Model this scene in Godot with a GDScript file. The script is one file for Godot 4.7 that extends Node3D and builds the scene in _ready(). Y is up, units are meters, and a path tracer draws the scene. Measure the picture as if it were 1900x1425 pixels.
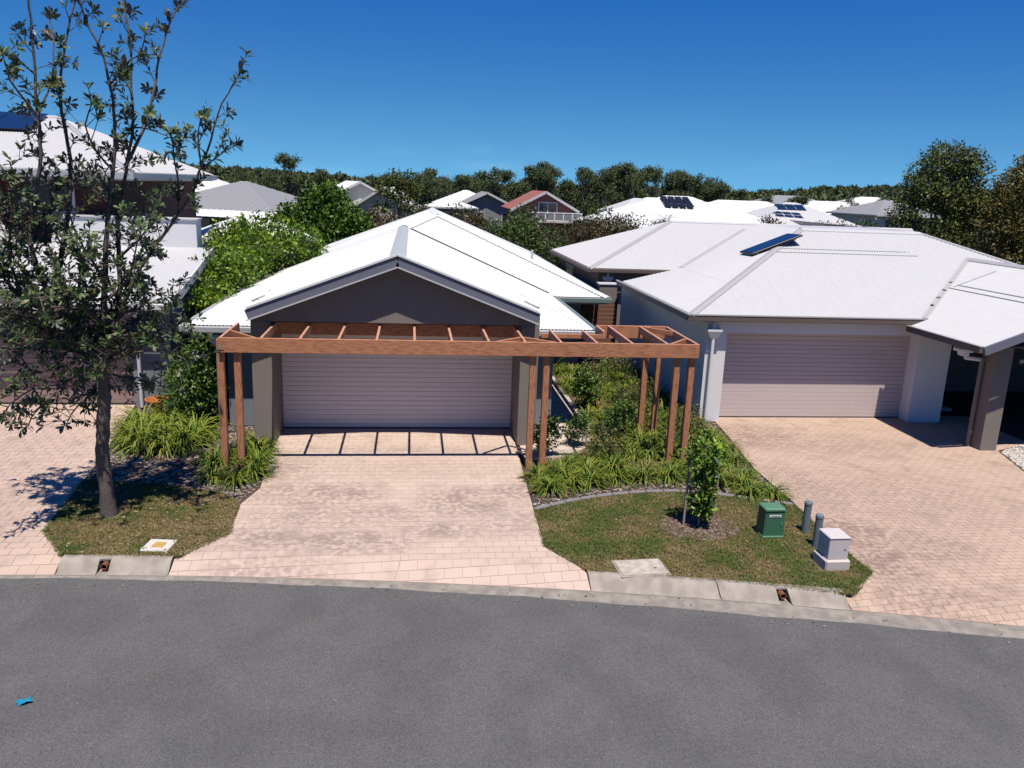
extends Node3D

# ---------------------------------------------------------------- geometry
class Geo:
	var p := PackedVector3Array()
	var n := PackedVector3Array()
	var c := PackedColorArray()

	func tri(a: Vector3, b: Vector3, d: Vector3, col := Color.WHITE) -> void:
		var nn := (b - a).cross(d - a).normalized()
		p.push_back(a); p.push_back(d); p.push_back(b)
		n.push_back(nn); n.push_back(nn); n.push_back(nn)
		c.push_back(col); c.push_back(col); c.push_back(col)

	func tri_s(a: Vector3, b: Vector3, d: Vector3, na: Vector3, nb: Vector3, nd: Vector3, col := Color.WHITE) -> void:
		p.push_back(a); p.push_back(d); p.push_back(b)
		n.push_back(na); n.push_back(nd); n.push_back(nb)
		c.push_back(col); c.push_back(col); c.push_back(col)

	func quad(a: Vector3, b: Vector3, d: Vector3, e: Vector3, col := Color.WHITE) -> void:
		tri(a, b, d, col)
		tri(a, d, e, col)

	# a flat convex face turned so that it looks towards «out»
	func face(pts: Array, out: Vector3, col := Color.WHITE) -> void:
		var nn: Vector3 = (pts[1] - pts[0]).cross(pts[2] - pts[0])
		var q := pts.duplicate()
		if nn.dot(out) < 0.0:
			q.reverse()
		for i in range(1, q.size() - 1):
			tri(q[0], q[i], q[i + 1], col)

	func obox(t: Transform3D, s: Vector3, r := 0.0, col := Color.WHITE) -> void:
		var h := s * 0.5
		if r <= 0.0:
			for ax in 3:
				for sg in [-1.0, 1.0]:
					var u := (ax + 1) % 3
					var w := (ax + 2) % 3
					var q := []
					for k in [[-1, -1], [1, -1], [1, 1], [-1, 1]]:
						var v := Vector3.ZERO
						v[ax] = h[ax] * sg
						v[u] = h[u] * k[0]
						v[w] = h[w] * k[1]
						q.append(t * v)
					var o := Vector3.ZERO
					o[ax] = sg
					face(q, t.basis * o, col)
			return
		var at := func(s3: Array, ax: int) -> Vector3:
			var v := Vector3.ZERO
			for k in 3:
				v[k] = s3[k] * (h[k] if k == ax else h[k] - r)
			return t * v
		for ax in 3:
			var u := (ax + 1) % 3
			var w := (ax + 2) % 3
			for sg in [-1.0, 1.0]:
				var q := []
				for k in [[-1, -1], [1, -1], [1, 1], [-1, 1]]:
					var s3 := [0.0, 0.0, 0.0]
					s3[ax] = sg
					s3[u] = float(k[0])
					s3[w] = float(k[1])
					q.append(at.call(s3, ax))
				var o := Vector3.ZERO
				o[ax] = sg
				face(q, t.basis * o, col)
			for a in [-1.0, 1.0]:
				for b in [-1.0, 1.0]:
					var s1 := [0.0, 0.0, 0.0]
					var s2 := [0.0, 0.0, 0.0]
					s1[u] = a; s1[w] = b; s1[ax] = -1.0
					s2[u] = a; s2[w] = b; s2[ax] = 1.0
					var o := Vector3.ZERO
					o[u] = a; o[w] = b
					face([at.call(s1, u), at.call(s1, w), at.call(s2, w), at.call(s2, u)], t.basis * o, col)
		for a in [-1.0, 1.0]:
			for b in [-1.0, 1.0]:
				for d in [-1.0, 1.0]:
					face([at.call([a, b, d], 0), at.call([a, b, d], 1), at.call([a, b, d], 2)], t.basis * Vector3(a, b, d), col)

	func box(a: Vector3, b: Vector3, r := 0.0, col := Color.WHITE) -> void:
		obox(Transform3D(Basis(), (a + b) * 0.5), (b - a).abs(), r, col)

	# a squared timber or bar from a to b, w wide and h high
	func beam(a: Vector3, b: Vector3, w: float, h: float, r := 0.0, col := Color.WHITE) -> void:
		var d := (b - a).normalized()
		var up := Vector3.UP if absf(d.y) < 0.9 else Vector3.BACK
		var side := d.cross(up).normalized()
		up = side.cross(d).normalized()
		obox(Transform3D(Basis(side, up, -d), (a + b) * 0.5), Vector3(w, h, a.distance_to(b)), r, col)

	func tube(pts: Array, rad: Array, sides := 7, col := Color.WHITE) -> void:
		var rings := []
		var norms := []
		var side := Vector3.RIGHT
		for i in pts.size():
			var d: Vector3 = (pts[mini(i + 1, pts.size() - 1)] - pts[maxi(i - 1, 0)]).normalized()
			side = (side - d * side.dot(d))
			if side.length() < 0.01:
				side = d.cross(Vector3.BACK)
			side = side.normalized()
			var up := d.cross(side)
			var ring := PackedVector3Array()
			var nr := PackedVector3Array()
			for k in sides:
				var f := TAU * k / sides
				var v := side * cos(f) + up * sin(f)
				nr.push_back(v)
				ring.push_back(pts[i] + v * rad[i])
			rings.append(ring)
			norms.append(nr)
		for i in pts.size() - 1:
			for k in sides:
				var k2 := (k + 1) % sides
				tri_s(rings[i][k], rings[i][k2], rings[i + 1][k2], norms[i][k], norms[i][k2], norms[i + 1][k2], col)
				tri_s(rings[i][k], rings[i + 1][k2], rings[i + 1][k], norms[i][k], norms[i + 1][k2], norms[i + 1][k], col)
		for e in [0, pts.size() - 1]:
			var d: Vector3 = (pts[0] - pts[1]) if e == 0 else (pts[-1] - pts[-2])
			face(Array(rings[e]), d, col)

	# turned about the y axis: profile of (radius, height)
	func lathe(at: Vector3, prof: Array, sides := 20, col := Color.WHITE) -> void:
		for i in prof.size() - 1:
			var a: Vector2 = prof[i]
			var b: Vector2 = prof[i + 1]
			for k in sides:
				var f0 := TAU * k / sides
				var f1 := TAU * (k + 1) / sides
				var q0 := Vector3(cos(f0), 0, sin(f0))
				var q1 := Vector3(cos(f1), 0, sin(f1))
				var m := Vector2(b.y - a.y, a.x - b.x)
				var out := (q0 + q1) * m.x + Vector3.UP * m.y
				if a.x > 0.0001:
					face([at + q0 * a.x + Vector3.UP * a.y, at + q1 * a.x + Vector3.UP * a.y, at + q1 * b.x + Vector3.UP * b.y], out, col)
				if b.x > 0.0001:
					face([at + q0 * a.x + Vector3.UP * a.y, at + q1 * b.x + Vector3.UP * b.y, at + q0 * b.x + Vector3.UP * b.y], out, col)

	# polygon in x and z pulled between two heights
	func slab(poly: PackedVector2Array, y0: float, y1: float, col := Color.WHITE) -> void:
		var ix := Geometry2D.triangulate_polygon(poly)
		for i in range(0, ix.size(), 3):
			var q := [poly[ix[i]], poly[ix[i + 1]], poly[ix[i + 2]]]
			face(q.map(func(v): return Vector3(v.x, y1, v.y)), Vector3.UP, col)
		if y0 < y1:
			var mid := Vector2.ZERO
			for v in poly:
				mid += v / poly.size()
			var turn := -1.0 if Geometry2D.is_polygon_clockwise(poly) else 1.0
			for i in poly.size():
				var a := poly[i]
				var b := poly[(i + 1) % poly.size()]
				var o := Vector3(b.y - a.y, 0, a.x - b.x) * turn
				face([Vector3(a.x, y0, a.y), Vector3(b.x, y0, b.y), Vector3(b.x, y1, b.y), Vector3(a.x, y1, a.y)], o, col)

	# polygon in x and y pulled along z
	func plate(poly: PackedVector2Array, z0: float, z1: float, col := Color.WHITE) -> void:
		var ix := Geometry2D.triangulate_polygon(poly)
		for i in range(0, ix.size(), 3):
			var q := [poly[ix[i]], poly[ix[i + 1]], poly[ix[i + 2]]]
			face(q.map(func(v): return Vector3(v.x, v.y, z1)), Vector3.BACK, col)
			face(q.map(func(v): return Vector3(v.x, v.y, z0)), Vector3.FORWARD, col)
		var turn := -1.0 if Geometry2D.is_polygon_clockwise(poly) else 1.0
		for i in poly.size():
			var a := poly[i]
			var b := poly[(i + 1) % poly.size()]
			var o := Vector3(b.y - a.y, a.x - b.x, 0) * turn
			face([Vector3(a.x, a.y, z0), Vector3(b.x, b.y, z0), Vector3(b.x, b.y, z1), Vector3(a.x, a.y, z1)], o, col)

	func mesh(m: Material) -> ArrayMesh:
		var a := []
		a.resize(Mesh.ARRAY_MAX)
		a[Mesh.ARRAY_VERTEX] = p
		a[Mesh.ARRAY_NORMAL] = n
		a[Mesh.ARRAY_COLOR] = c
		var am := ArrayMesh.new()
		am.add_surface_from_arrays(Mesh.PRIMITIVE_TRIANGLES, a)
		am.surface_set_material(0, m)
		return am

# ---------------------------------------------------------------- scene helpers
var M := {}
var used := {}
var rng := RandomNumberGenerator.new()

func numbered(s: String) -> String:
	used[s] = used.get(s, -1) + 1
	return s if used[s] == 0 else "%s_%03d" % [s, used[s]]

func tag(o: Node3D, label: String, category: String, group := "") -> Node3D:
	o.set_meta("label", label)
	o.set_meta("category", category)
	if group:
		o.set_meta("group", group)
	return o

func thing(called: String, label: String, category: String, at := Vector3.ZERO, group := "") -> Node3D:
	var o := Node3D.new()
	o.name = numbered(called)
	add_child(o)
	o.position = at
	return tag(o, label, category, group)

func shape(called: String, mesh: Mesh, parent: Node3D = null) -> MeshInstance3D:
	var o := MeshInstance3D.new()
	o.mesh = mesh
	if parent == null:
		o.name = numbered(called)
		add_child(o)
	else:
		o.name = called
		parent.add_child(o, true)
	return o

func part(parent: Node3D, called: String, g: Geo, m: String) -> MeshInstance3D:
	return shape(called, g.mesh(M[m]), parent)

func solo(called: String, g: Geo, m: String, label: String, category: String, group := "") -> MeshInstance3D:
	var o := shape(called, g.mesh(M[m]))
	tag(o, label, category, group)
	return o

func structure(called: String, g: Geo, m: String, parent: Node3D = null) -> MeshInstance3D:
	var o := shape(called, g.mesh(M[m]), parent)
	if parent == null:
		o.set_meta("kind", "structure")
	return o

func bx(parent: Node3D, called: String, a: Vector3, b: Vector3, m: String, r := 0.0) -> MeshInstance3D:
	var g := Geo.new()
	g.box(a, b, r)
	return part(parent, called, g, m)

func bar(parent: Node3D, called: String, a: Vector3, b: Vector3, w: float, h: float, m: String, r := 0.0) -> MeshInstance3D:
	var g := Geo.new()
	g.beam(a, b, w, h, r)
	return part(parent, called, g, m)

func group_node(parent: Node3D, called: String) -> Node3D:
	var o := Node3D.new()
	o.name = called
	parent.add_child(o, true)
	return o

func v2(a: Array) -> PackedVector2Array:
	var o := PackedVector2Array()
	for i in range(0, a.size(), 2):
		o.push_back(Vector2(a[i], a[i + 1]))
	return o

func v3(a: Array) -> Array:
	var o := []
	for i in range(0, a.size(), 3):
		o.append(Vector3(a[i], a[i + 1], a[i + 2]))
	return o

# ---------------------------------------------------------------- materials
func noise_tex(freq: float, octaves: int, cols: Array, offs: Array, size := 512, sd := 1, kind := FastNoiseLite.TYPE_SIMPLEX_SMOOTH) -> NoiseTexture2D:
	var f := FastNoiseLite.new()
	f.noise_type = kind
	f.frequency = freq
	f.fractal_octaves = octaves
	f.seed = sd
	var t := NoiseTexture2D.new()
	t.width = size
	t.height = size
	t.seamless = true
	t.noise = f
	var g := Gradient.new()
	g.offsets = PackedFloat32Array(offs)
	var pc := PackedColorArray()
	for x in cols:
		pc.push_back((x as Color).linear_to_srgb())
	g.colors = pc
	t.color_ramp = g
	return t

func grey(x: float) -> Color:
	return Color(x, x, x)

func mat(called: String, col: Color, rough := 0.8, o := {}) -> StandardMaterial3D:
	var m := StandardMaterial3D.new()
	m.resource_name = called
	m.albedo_color = Color(col.r * 0.77, col.g * 0.77, col.b * 0.77).linear_to_srgb()
	m.roughness = rough
	m.metallic_specular = o.get("spec", 0.4)
	if o.has("tex"):
		m.albedo_texture = o.tex
		m.uv1_triplanar = true
		m.uv1_world_triplanar = true
		m.uv1_triplanar_sharpness = 8.0
		var s = o.get("scale", 0.5)
		m.uv1_scale = s if s is Vector3 else Vector3.ONE * float(s)
		m.uv1_offset = o.get("offset", Vector3.ZERO)
	if o.has("bump"):
		m.heightmap_enabled = true
		m.heightmap_texture = o.bump
		m.heightmap_scale = o.get("bump_cm", 0.3)
	if o.has("detail"):
		m.detail_enabled = true
		m.detail_albedo = o.detail
		m.detail_blend_mode = BaseMaterial3D.BLEND_MODE_MUL
		m.detail_uv_layer = BaseMaterial3D.DETAIL_UV_2
		m.uv2_triplanar = true
		m.uv2_world_triplanar = true
		m.uv2_triplanar_sharpness = 8.0
		m.uv2_scale = Vector3.ONE * float(o.get("detail_scale", 0.1))
	if o.get("vc", false):
		m.vertex_color_use_as_albedo = true
	if o.has("backlight"):
		m.backlight_enabled = true
		m.backlight = (o.backlight as Color).linear_to_srgb()
	m.metallic = o.get("metal", 0.0)
	m.cull_mode = BaseMaterial3D.CULL_DISABLED
	M[called] = m
	return m

func materials() -> void:
	var coarse := noise_tex(0.012, 4, [grey(0.72), grey(1.0)], [0.25, 0.75], 512, 3)
	var coarse2 := noise_tex(0.02, 5, [grey(0.8), grey(1.0), grey(0.9)], [0.2, 0.55, 0.85], 512, 8)
	var grain := noise_tex(0.25, 2, [grey(0.78), grey(1.0)], [0.2, 0.8], 512, 5)
	var speck := noise_tex(0.45, 2, [grey(0.50), grey(0.75), grey(1.0)], [0.2, 0.5, 0.8], 1024, 11, FastNoiseLite.TYPE_VALUE)
	var mid := noise_tex(0.06, 4, [grey(0.84), grey(1.0)], [0.2, 0.8], 512, 21)
	var wood := noise_tex(0.06, 4, [Color(0.34, 0.25, 0.21), Color(0.82, 0.77, 0.74), Color(1, 1, 1), Color(0.85, 0.79, 0.75)], [0.22, 0.36, 0.6, 0.85], 512, 9)
	mat("asphalt", Color(0.152, 0.154, 0.160), 0.92, {"tex": speck, "scale": 0.27, "detail": noise_tex(0.02, 4, [grey(0.86), grey(1.0), grey(0.93)], [0.25, 0.6, 0.85], 512, 6), "detail_scale": 0.07, "spec": 0.25})
	mat("kerb", Color(0.40, 0.365, 0.325), 0.9, {"tex": grain, "scale": 0.9, "detail": coarse, "detail_scale": 0.5})
	mat("gutter", Color(0.33, 0.30, 0.27), 0.9, {"tex": grain, "scale": 0.9, "detail": coarse, "detail_scale": 0.6})
	mat("pit_lid", Color(0.55, 0.50, 0.44), 0.9, {"tex": grain, "scale": 1.2, "detail": coarse, "detail_scale": 0.9})
	mat("brick", Color(1, 1, 1), 0.88, {"vc": true, "tex": stain_texture(), "scale": 1.0 / 28.0, "offset": Vector3(0.5, 0.5, 0.5), "detail": grain, "detail_scale": 1.1, "spec": 0.3})
	mat("joint", Color(0.45, 0.36, 0.31), 0.95, {"tex": grain, "scale": 1.0})
	mat("roof_white", Color(0.71, 0.735, 0.74), 0.45, {"tex": noise_tex(0.02, 4, [grey(0.96), grey(1.0)], [0.2, 0.7], 512, 4), "scale": 0.2})
	mat("roof_pale", Color(0.51, 0.518, 0.54), 0.45, {"tex": noise_tex(0.02, 4, [grey(0.965), grey(1.0)], [0.2, 0.7], 512, 14), "scale": Vector3(0.6, 0.6, 0.12)})
	mat("roof_grey", Color(0.26, 0.27, 0.29), 0.6, {"tex": mid, "scale": 0.3})
	mat("ridge_grey", Color(0.47, 0.49, 0.50), 0.45, {"tex": mid, "scale": 1.5})
	mat("ridge_pale", Color(0.40, 0.40, 0.42), 0.45, {"tex": mid, "scale": 1.5})
	mat("valley_grey", Color(0.42, 0.42, 0.42), 0.5, {"tex": coarse2, "scale": 1.0})
	mat("dark_gap", Color(0.05, 0.05, 0.055), 0.8)
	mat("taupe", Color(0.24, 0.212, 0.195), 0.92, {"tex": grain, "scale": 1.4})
	mat("fascia", Color(0.16, 0.17, 0.225), 0.5)
	mat("trim_pale", Color(0.55, 0.56, 0.58), 0.5)
	mat("gutter_metal", Color(0.40, 0.43, 0.46), 0.4, {"tex": mid, "scale": 1.0})
	mat("gutter_green", Color(0.15, 0.20, 0.20), 0.45)
	mat("wall_slate", Color(0.22, 0.245, 0.29), 0.9, {"tex": grain, "scale": 1.4})
	mat("wall_white", Color(0.76, 0.77, 0.80), 0.9, {"tex": noise_tex(0.1, 3, [grey(0.94), grey(1.0)], [0.2, 0.8], 512, 41), "scale": 1.4})
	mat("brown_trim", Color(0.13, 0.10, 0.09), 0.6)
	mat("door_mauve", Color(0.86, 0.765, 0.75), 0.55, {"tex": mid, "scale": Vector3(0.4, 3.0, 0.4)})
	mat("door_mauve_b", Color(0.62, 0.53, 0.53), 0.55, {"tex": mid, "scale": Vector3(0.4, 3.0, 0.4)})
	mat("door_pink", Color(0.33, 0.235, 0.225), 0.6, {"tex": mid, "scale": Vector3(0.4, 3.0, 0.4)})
	mat("maroon", Color(0.065, 0.022, 0.024), 0.85, {"tex": grain, "scale": 1.2})
	mat("timber_x", Color(0.50, 0.232, 0.128), 0.75, {"tex": wood, "scale": Vector3(0.12, 2.6, 2.6)})
	mat("timber_y", Color(0.49, 0.228, 0.126), 0.75, {"tex": wood, "scale": Vector3(3.0, 0.15, 3.0)})
	mat("timber_z", Color(0.60, 0.34, 0.24), 0.75, {"tex": wood, "scale": Vector3(3.0, 3.0, 0.15)})
	mat("fence_wood", Color(0.22, 0.10, 0.055), 0.8, {"tex": wood, "scale": Vector3(0.5, 6.0, 6.0)})
	mat("stake_wood", Color(0.36, 0.30, 0.27), 0.9, {"tex": wood, "scale": Vector3(6.0, 0.8, 6.0)})
	mat("glass", Color(0.03, 0.04, 0.05), 0.08, {"spec": 0.6})
	mat("panel_blue", Color(0.010, 0.022, 0.06), 0.15, {"spec": 0.45})
	mat("panel_black", Color(0.012, 0.012, 0.014), 0.35)
	mat("alloy", Color(0.6, 0.6, 0.6), 0.35, {"metal": 0.8})
	mat("green_paint", Color(0.052, 0.165, 0.098), 0.5, {"tex": mid, "scale": 1.2})
	mat("green_lid", Color(0.09, 0.23, 0.14), 0.45, {"tex": mid, "scale": 1.2})
	mat("sign_white", Color(0.62, 0.64, 0.60), 0.6)
	mat("sign_dark", Color(0.10, 0.13, 0.12), 0.6)
	mat("bollard", Color(0.155, 0.195, 0.235), 0.7, {"tex": mid, "scale": 2.0})
	mat("cabinet", Color(0.60, 0.57, 0.58), 0.55, {"tex": mid, "scale": 1.0})
	mat("cabinet_base", Color(0.63, 0.56, 0.54), 0.85, {"tex": grain, "scale": 1.5})
	mat("paint_white", Color(0.66, 0.64, 0.62), 0.8, {"tex": noise_tex(0.05, 4, [grey(0.45), grey(0.9), grey(1.0)], [0.25, 0.45, 0.8], 512, 61), "scale": 2.0})
	mat("paint_yellow", Color(0.50, 0.35, 0.10), 0.8, {"tex": coarse, "scale": 3.0})
	mat("terracotta", Color(0.52, 0.16, 0.055), 0.8, {"tex": grain, "scale": 2.0})
	mat("litter_blue", Color(0.01, 0.22, 0.36), 0.35)
	mat("soil", Color(0.085, 0.066, 0.055), 1.0, {"tex": grain, "scale": 1.2, "detail": coarse, "detail_scale": 0.4})
	mat("turf", Color(0.17, 0.135, 0.075), 1.0, {"tex": grain, "scale": 1.4, "detail": coarse, "detail_scale": 0.5})
	mat("ground", Color(0.10, 0.10, 0.055), 1.0, {"tex": grain, "scale": 0.5, "detail": coarse, "detail_scale": 0.03})
	mat("path", Color(0.62, 0.52, 0.46), 0.95, {"tex": grain, "scale": 1.4, "detail": coarse, "detail_scale": 0.5})
	mat("edging", Color(0.23, 0.215, 0.225), 0.9, {"tex": grain, "scale": 1.4})
	mat("pebble", Color(0.60, 0.57, 0.53), 0.85, {"vc": true})
	mat("blade", Color(1, 1, 1), 0.55, {"vc": true, "backlight": Color(0.07, 0.11, 0.02), "spec": 0.35})
	mat("leaf", Color(1, 1, 1), 0.5, {"vc": true, "backlight": Color(0.05, 0.09, 0.01), "spec": 0.4})
	mat("far_leaf", Color(1, 1, 1), 0.7, {"vc": true, "spec": 0.25})
	mat("chips", Color(1, 1, 1), 0.95, {"vc": true})
	mat("bark", Color(0.20, 0.165, 0.145), 0.95, {"tex": noise_tex(0.05, 4, [grey(0.35), grey(1.0), grey(0.7)], [0.3, 0.6, 0.85], 512, 31), "scale": Vector3(3.0, 1.0, 3.0)})
	mat("bark_pale", Color(0.34, 0.29, 0.25), 0.9, {"tex": mid, "scale": 2.0})
	mat("cone", Color(0.035, 0.027, 0.022), 1.0)
	mat("brick_red", Color(0.30, 0.115, 0.10), 0.9, {"tex": grain, "scale": 0.8})
	mat("brick_pink", Color(0.36, 0.16, 0.15), 0.9, {"tex": grain, "scale": 0.8})
	mat("wall_far", Color(0.55, 0.53, 0.50), 0.9)
	mat("wall_far_grey", Color(0.22, 0.23, 0.26), 0.9)

# dirt, tyre marks and worn patches on the three driveways, one texel each 27 mm of ground
func stain_texture() -> ImageTexture:
	var size := 1024
	var f := FastNoiseLite.new()
	f.noise_type = FastNoiseLite.TYPE_SIMPLEX_SMOOTH
	f.fractal_octaves = 4
	f.frequency = 0.035
	f.seed = 71
	var a := f.get_seamless_image(size, size)
	f.frequency = 0.22
	f.seed = 5
	f.fractal_octaves = 3
	var b := f.get_seamless_image(size, size)
	var im := Image.create(size, size, false, Image.FORMAT_RGB8)
	im.fill(Color(0.96, 0.96, 0.96))
	# centre x, z, half width, half depth, strength of each dirty patch on the concrete
	var spots := [
		[-1.6, -13.0, 1.0, 0.5, 0.75], [-1.0, -12.1, 1.3, 0.45, 0.55], [-2.2, -11.3, 0.8, 0.4, 0.6], [-0.9, -11.1, 0.9, 0.35, 0.8], [-2.4, -14.4, 0.7, 0.8, 0.5],
		[0.95, -12.6, 0.75, 0.6, 0.75], [1.75, -13.0, 0.35, 0.35, 0.9], [0.9, -11.5, 1.0, 0.3, 0.65], [1.6, -11.9, 0.6, 0.3, 0.5], [0.0, -15.3, 2.0, 0.25, 0.4], [-1.9, -10.4, 0.8, 0.4, 0.5],
		[-0.2, -14.2, 2.2, 0.5, 0.25],
		[7.4, -16.2, 1.0, 0.8, 0.55], [9.0, -15.6, 1.5, 0.7, 0.3], [7.0, -13.0, 0.7, 1.2, 0.4], [6.9, -11.0, 0.6, 0.8, 0.75], [6.8, -10.2, 0.5, 0.7, 0.75], [7.6, -10.6, 1.0, 0.6, 0.45], [6.6, -9.1, 0.4, 0.4, 0.5],
		[8.6, -12.6, 1.6, 1.4, 0.3], [7.1, -9.0, 0.7, 0.4, 0.4], [-6.4, -12.0, 0.9, 1.6, 0.3], [-7.3, -15.0, 1.0, 1.5, 0.2],
	]
	var weight := PackedFloat32Array()
	weight.resize(size * size)
	for s in spots:
		var cx := int((s[0] / 28.0 + 0.5) * size)
		var cz := int(fposmod(s[1] / 28.0 + 0.5, 1.0) * size)
		var rx := int(s[2] / 28.0 * size * 1.5)
		var rz := int(s[3] / 28.0 * size * 1.5)
		for y in range(cz - rz, cz + rz):
			for x in range(cx - rx, cx + rx):
				var d := Vector2((x - cx) / float(rx), (y - cz) / float(rz)).length()
				if d < 1.0:
					var k := posmod(y, size) * size + posmod(x, size)
					weight[k] = maxf(weight[k], s[4] * (1.0 - d * d))
	var base := Color(0.96, 0.96, 0.96)
	for y in size:
		for x in size:
			var w := weight[y * size + x]
			var na := a.get_pixel(x, y).r
			if w <= 0.0:
				im.set_pixel(x, y, base.darkened(clampf((0.45 - na) * 0.35, 0.0, 0.12)))
				continue
			var nb := b.get_pixel(x, y).r
			var k := clampf(w * 1.25 * smoothstep(0.34, 0.70, na * 0.45 + nb * 0.55), 0.0, 0.7)
			im.set_pixel(x, y, base.darkened(clampf((0.45 - na) * 0.35, 0.0, 0.12)).lerp(Color(0.66, 0.645, 0.665), k))
	return ImageTexture.create_from_image(im)

# ---------------------------------------------------------------- start
func _ready() -> void:
	rng.seed = 20
	var cam := Camera3D.new()
	cam.name = "camera"
	add_child(cam)
	cam.fov = rad_to_deg(2.0 * atan(712.5 / 1510.0))
	cam.near = 0.1
	cam.far = 2500.0
	cam.transform = Transform3D(Basis.from_euler(Vector3(deg_to_rad(-13.66), deg_to_rad(-7.3), 0.0386), EULER_ORDER_YXZ), Vector3(0, 5.1, 0))
	cam.current = true
	var we := WorldEnvironment.new()
	var e := Environment.new()
	e.background_mode = Environment.BG_SKY
	e.tonemap_mode = Environment.TONE_MAPPER_LINEAR
	e.tonemap_exposure = 1.5
	var sky := ProceduralSkyMaterial.new()
	sky.sky_top_color = Color(0.0006, 0.068, 0.305).linear_to_srgb()
	sky.sky_horizon_color = Color(0.108, 0.330, 0.54).linear_to_srgb()
	sky.sky_curve = 0.067
	sky.ground_horizon_color = Color(0.12, 0.14, 0.13).linear_to_srgb()
	sky.ground_bottom_color = Color(0.10, 0.10, 0.09).linear_to_srgb()
	sky.sky_cover = wisps()
	sky.sun_angle_max = 2.0
	e.sky = Sky.new()
	e.sky.sky_material = sky
	e.sdfgi_enabled = true
	e.ssao_enabled = true
	e.ssil_enabled = true
	we.environment = e
	add_child(we)
	var sun := DirectionalLight3D.new()
	sun.name = "sun"
	sun.light_energy = 1.6
	sun.light_color = Color(1.0, 0.955, 0.895)
	sun.light_angular_distance = 0.53
	sun.shadow_enabled = true
	add_child(sun)
	sun.look_at_from_position(Vector3.ZERO, Vector3(-0.035, -1.0, -0.36), Vector3.FORWARD)
	materials()
	land()
	middle_house()
	pergola()
	right_house()
	left_house()
	street_things()
	far_houses()
	planting()
	trees()

# thin cloud low in the sky
func wisps() -> ImageTexture:
	var w := 1024
	var h := 512
	var im := Image.create(w, h, false, Image.FORMAT_RGBA8)
	im.fill(Color(1, 1, 1, 0))
	var f := FastNoiseLite.new()
	f.seed = 4
	f.frequency = 1.0
	f.fractal_octaves = 4
	for y in range(236, 256):
		var el := (256.0 - y) / 256.0 * 90.0
		for x in w:
			var az := TAU * x / w
			var k := f.get_noise_3d(cos(az) * 5.0, sin(az) * 5.0, el * 1.6)
			var a := clampf((k - 0.26) * 1.5, 0.0, 1.0) * smoothstep(0.0, 0.8, el) * (1.0 - smoothstep(1.6, 4.2, el))
			im.set_pixel(x, y, Color(1, 1, 1, a * 0.08))
	return ImageTexture.create_from_image(im)

# ---------------------------------------------------------------- the lie of the land
const ROAD_Y := -0.13

# z of the foot of the kerb, a slow bend to the right
func kerb_z(x: float) -> float:
	if x < -6.5:
		return -10.545 + 0.013 * (x + 6.5)
	if x > 10.0:
		return -7.88 + 0.31 * (x - 10.0)
	return -10.08 + 0.13 * x + 0.009 * x * x

func gutter_w(x: float) -> float:
	return clampf(0.25 + 0.03 * x, 0.12, 0.38)

func drive_h(x: float, z: float) -> float:
	return ROAD_Y * clampf((z - (kerb_z(x) - 0.42)) / 0.42, 0.0, 1.0)

func drop(v: Vector2, dy := 0.0) -> Vector3:
	return Vector3(v.x, drive_h(v.x, v.y) + dy, v.y)

func inside(poly: PackedVector2Array, q: PackedVector2Array) -> bool:
	for v in q:
		if not Geometry2D.is_point_in_polygon(v, poly):
			return false
	return true

# a patterned driveway: a slab of joints, the nearest 300 bricks singly, the rest as one part
func driveway(poly: PackedVector2Array, bw: float, bd: float, bond: int, tint: Array, gap := 0.0045) -> void:
	var base := Geo.new()
	var rest := Geo.new()
	var lo := poly[0]
	var hi := poly[0]
	for v in poly:
		lo = lo.min(v)
		hi = hi.max(v)
	var found := []
	var row := 0
	var z := hi.y
	while z > lo.y - bd:
		var x := lo.x - bw + (bw * 0.5 if (row % 2 == 1 and bond == 0) else 0.0)
		while x < hi.x + bw:
			var cell := PackedVector2Array([Vector2(x, z - bd), Vector2(x + bw, z - bd), Vector2(x + bw, z), Vector2(x, z)])
			var brick := PackedVector2Array([Vector2(x + gap, z - bd + gap), Vector2(x + bw - gap, z - bd + gap), Vector2(x + bw - gap, z - gap), Vector2(x + gap, z - gap)])
			x += bw
			var cells: Array = [cell] if inside(poly, cell) else Geometry2D.intersect_polygons(cell, poly)
			for q in cells:
				base.face(Array(q).map(func(v): return drop(v, -0.006)), Vector3.UP)
			var bricks: Array = [brick] if inside(poly, brick) else Geometry2D.intersect_polygons(brick, poly)
			for q in bricks:
				if q.size() >= 3:
					var col: Color = tint[rng.randi() % tint.size()]
					var k := rng.randf_range(0.975, 1.02)
					found.append([q, Color(col.r * k, col.g * k, col.b * k), (z - bd * 0.5) - absf(x - bw) * 0.02])
		z -= bd
		row += 1
	var slab := structure("driveway", base, "joint")
	found.sort_custom(func(a, b): return a[2] > b[2])
	for i in found.size():
		var q: PackedVector2Array = found[i][0]
		var g := Geo.new() if i < 300 else rest
		var up := rng.randf_range(0.0, 0.0015)
		g.face(Array(q).map(func(v): return drop(v, up)), Vector3.UP, found[i][1])
		var mid := Vector2.ZERO
		for v in q:
			mid += v / q.size()
		for k in q.size():
			var a := q[k]
			var b := q[(k + 1) % q.size()]
			var m := (a + b) * 0.5 - mid
			g.face([drop(a, up), drop(b, up), drop(b, -0.009), drop(a, -0.009)], Vector3(m.x, 0, m.y), found[i][1])
		if i < 300:
			part(slab, "brick", g, "brick")
	if found.size() > 300:
		part(slab, "bricks", rest, "brick").set_meta("kind", "stuff")

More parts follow.
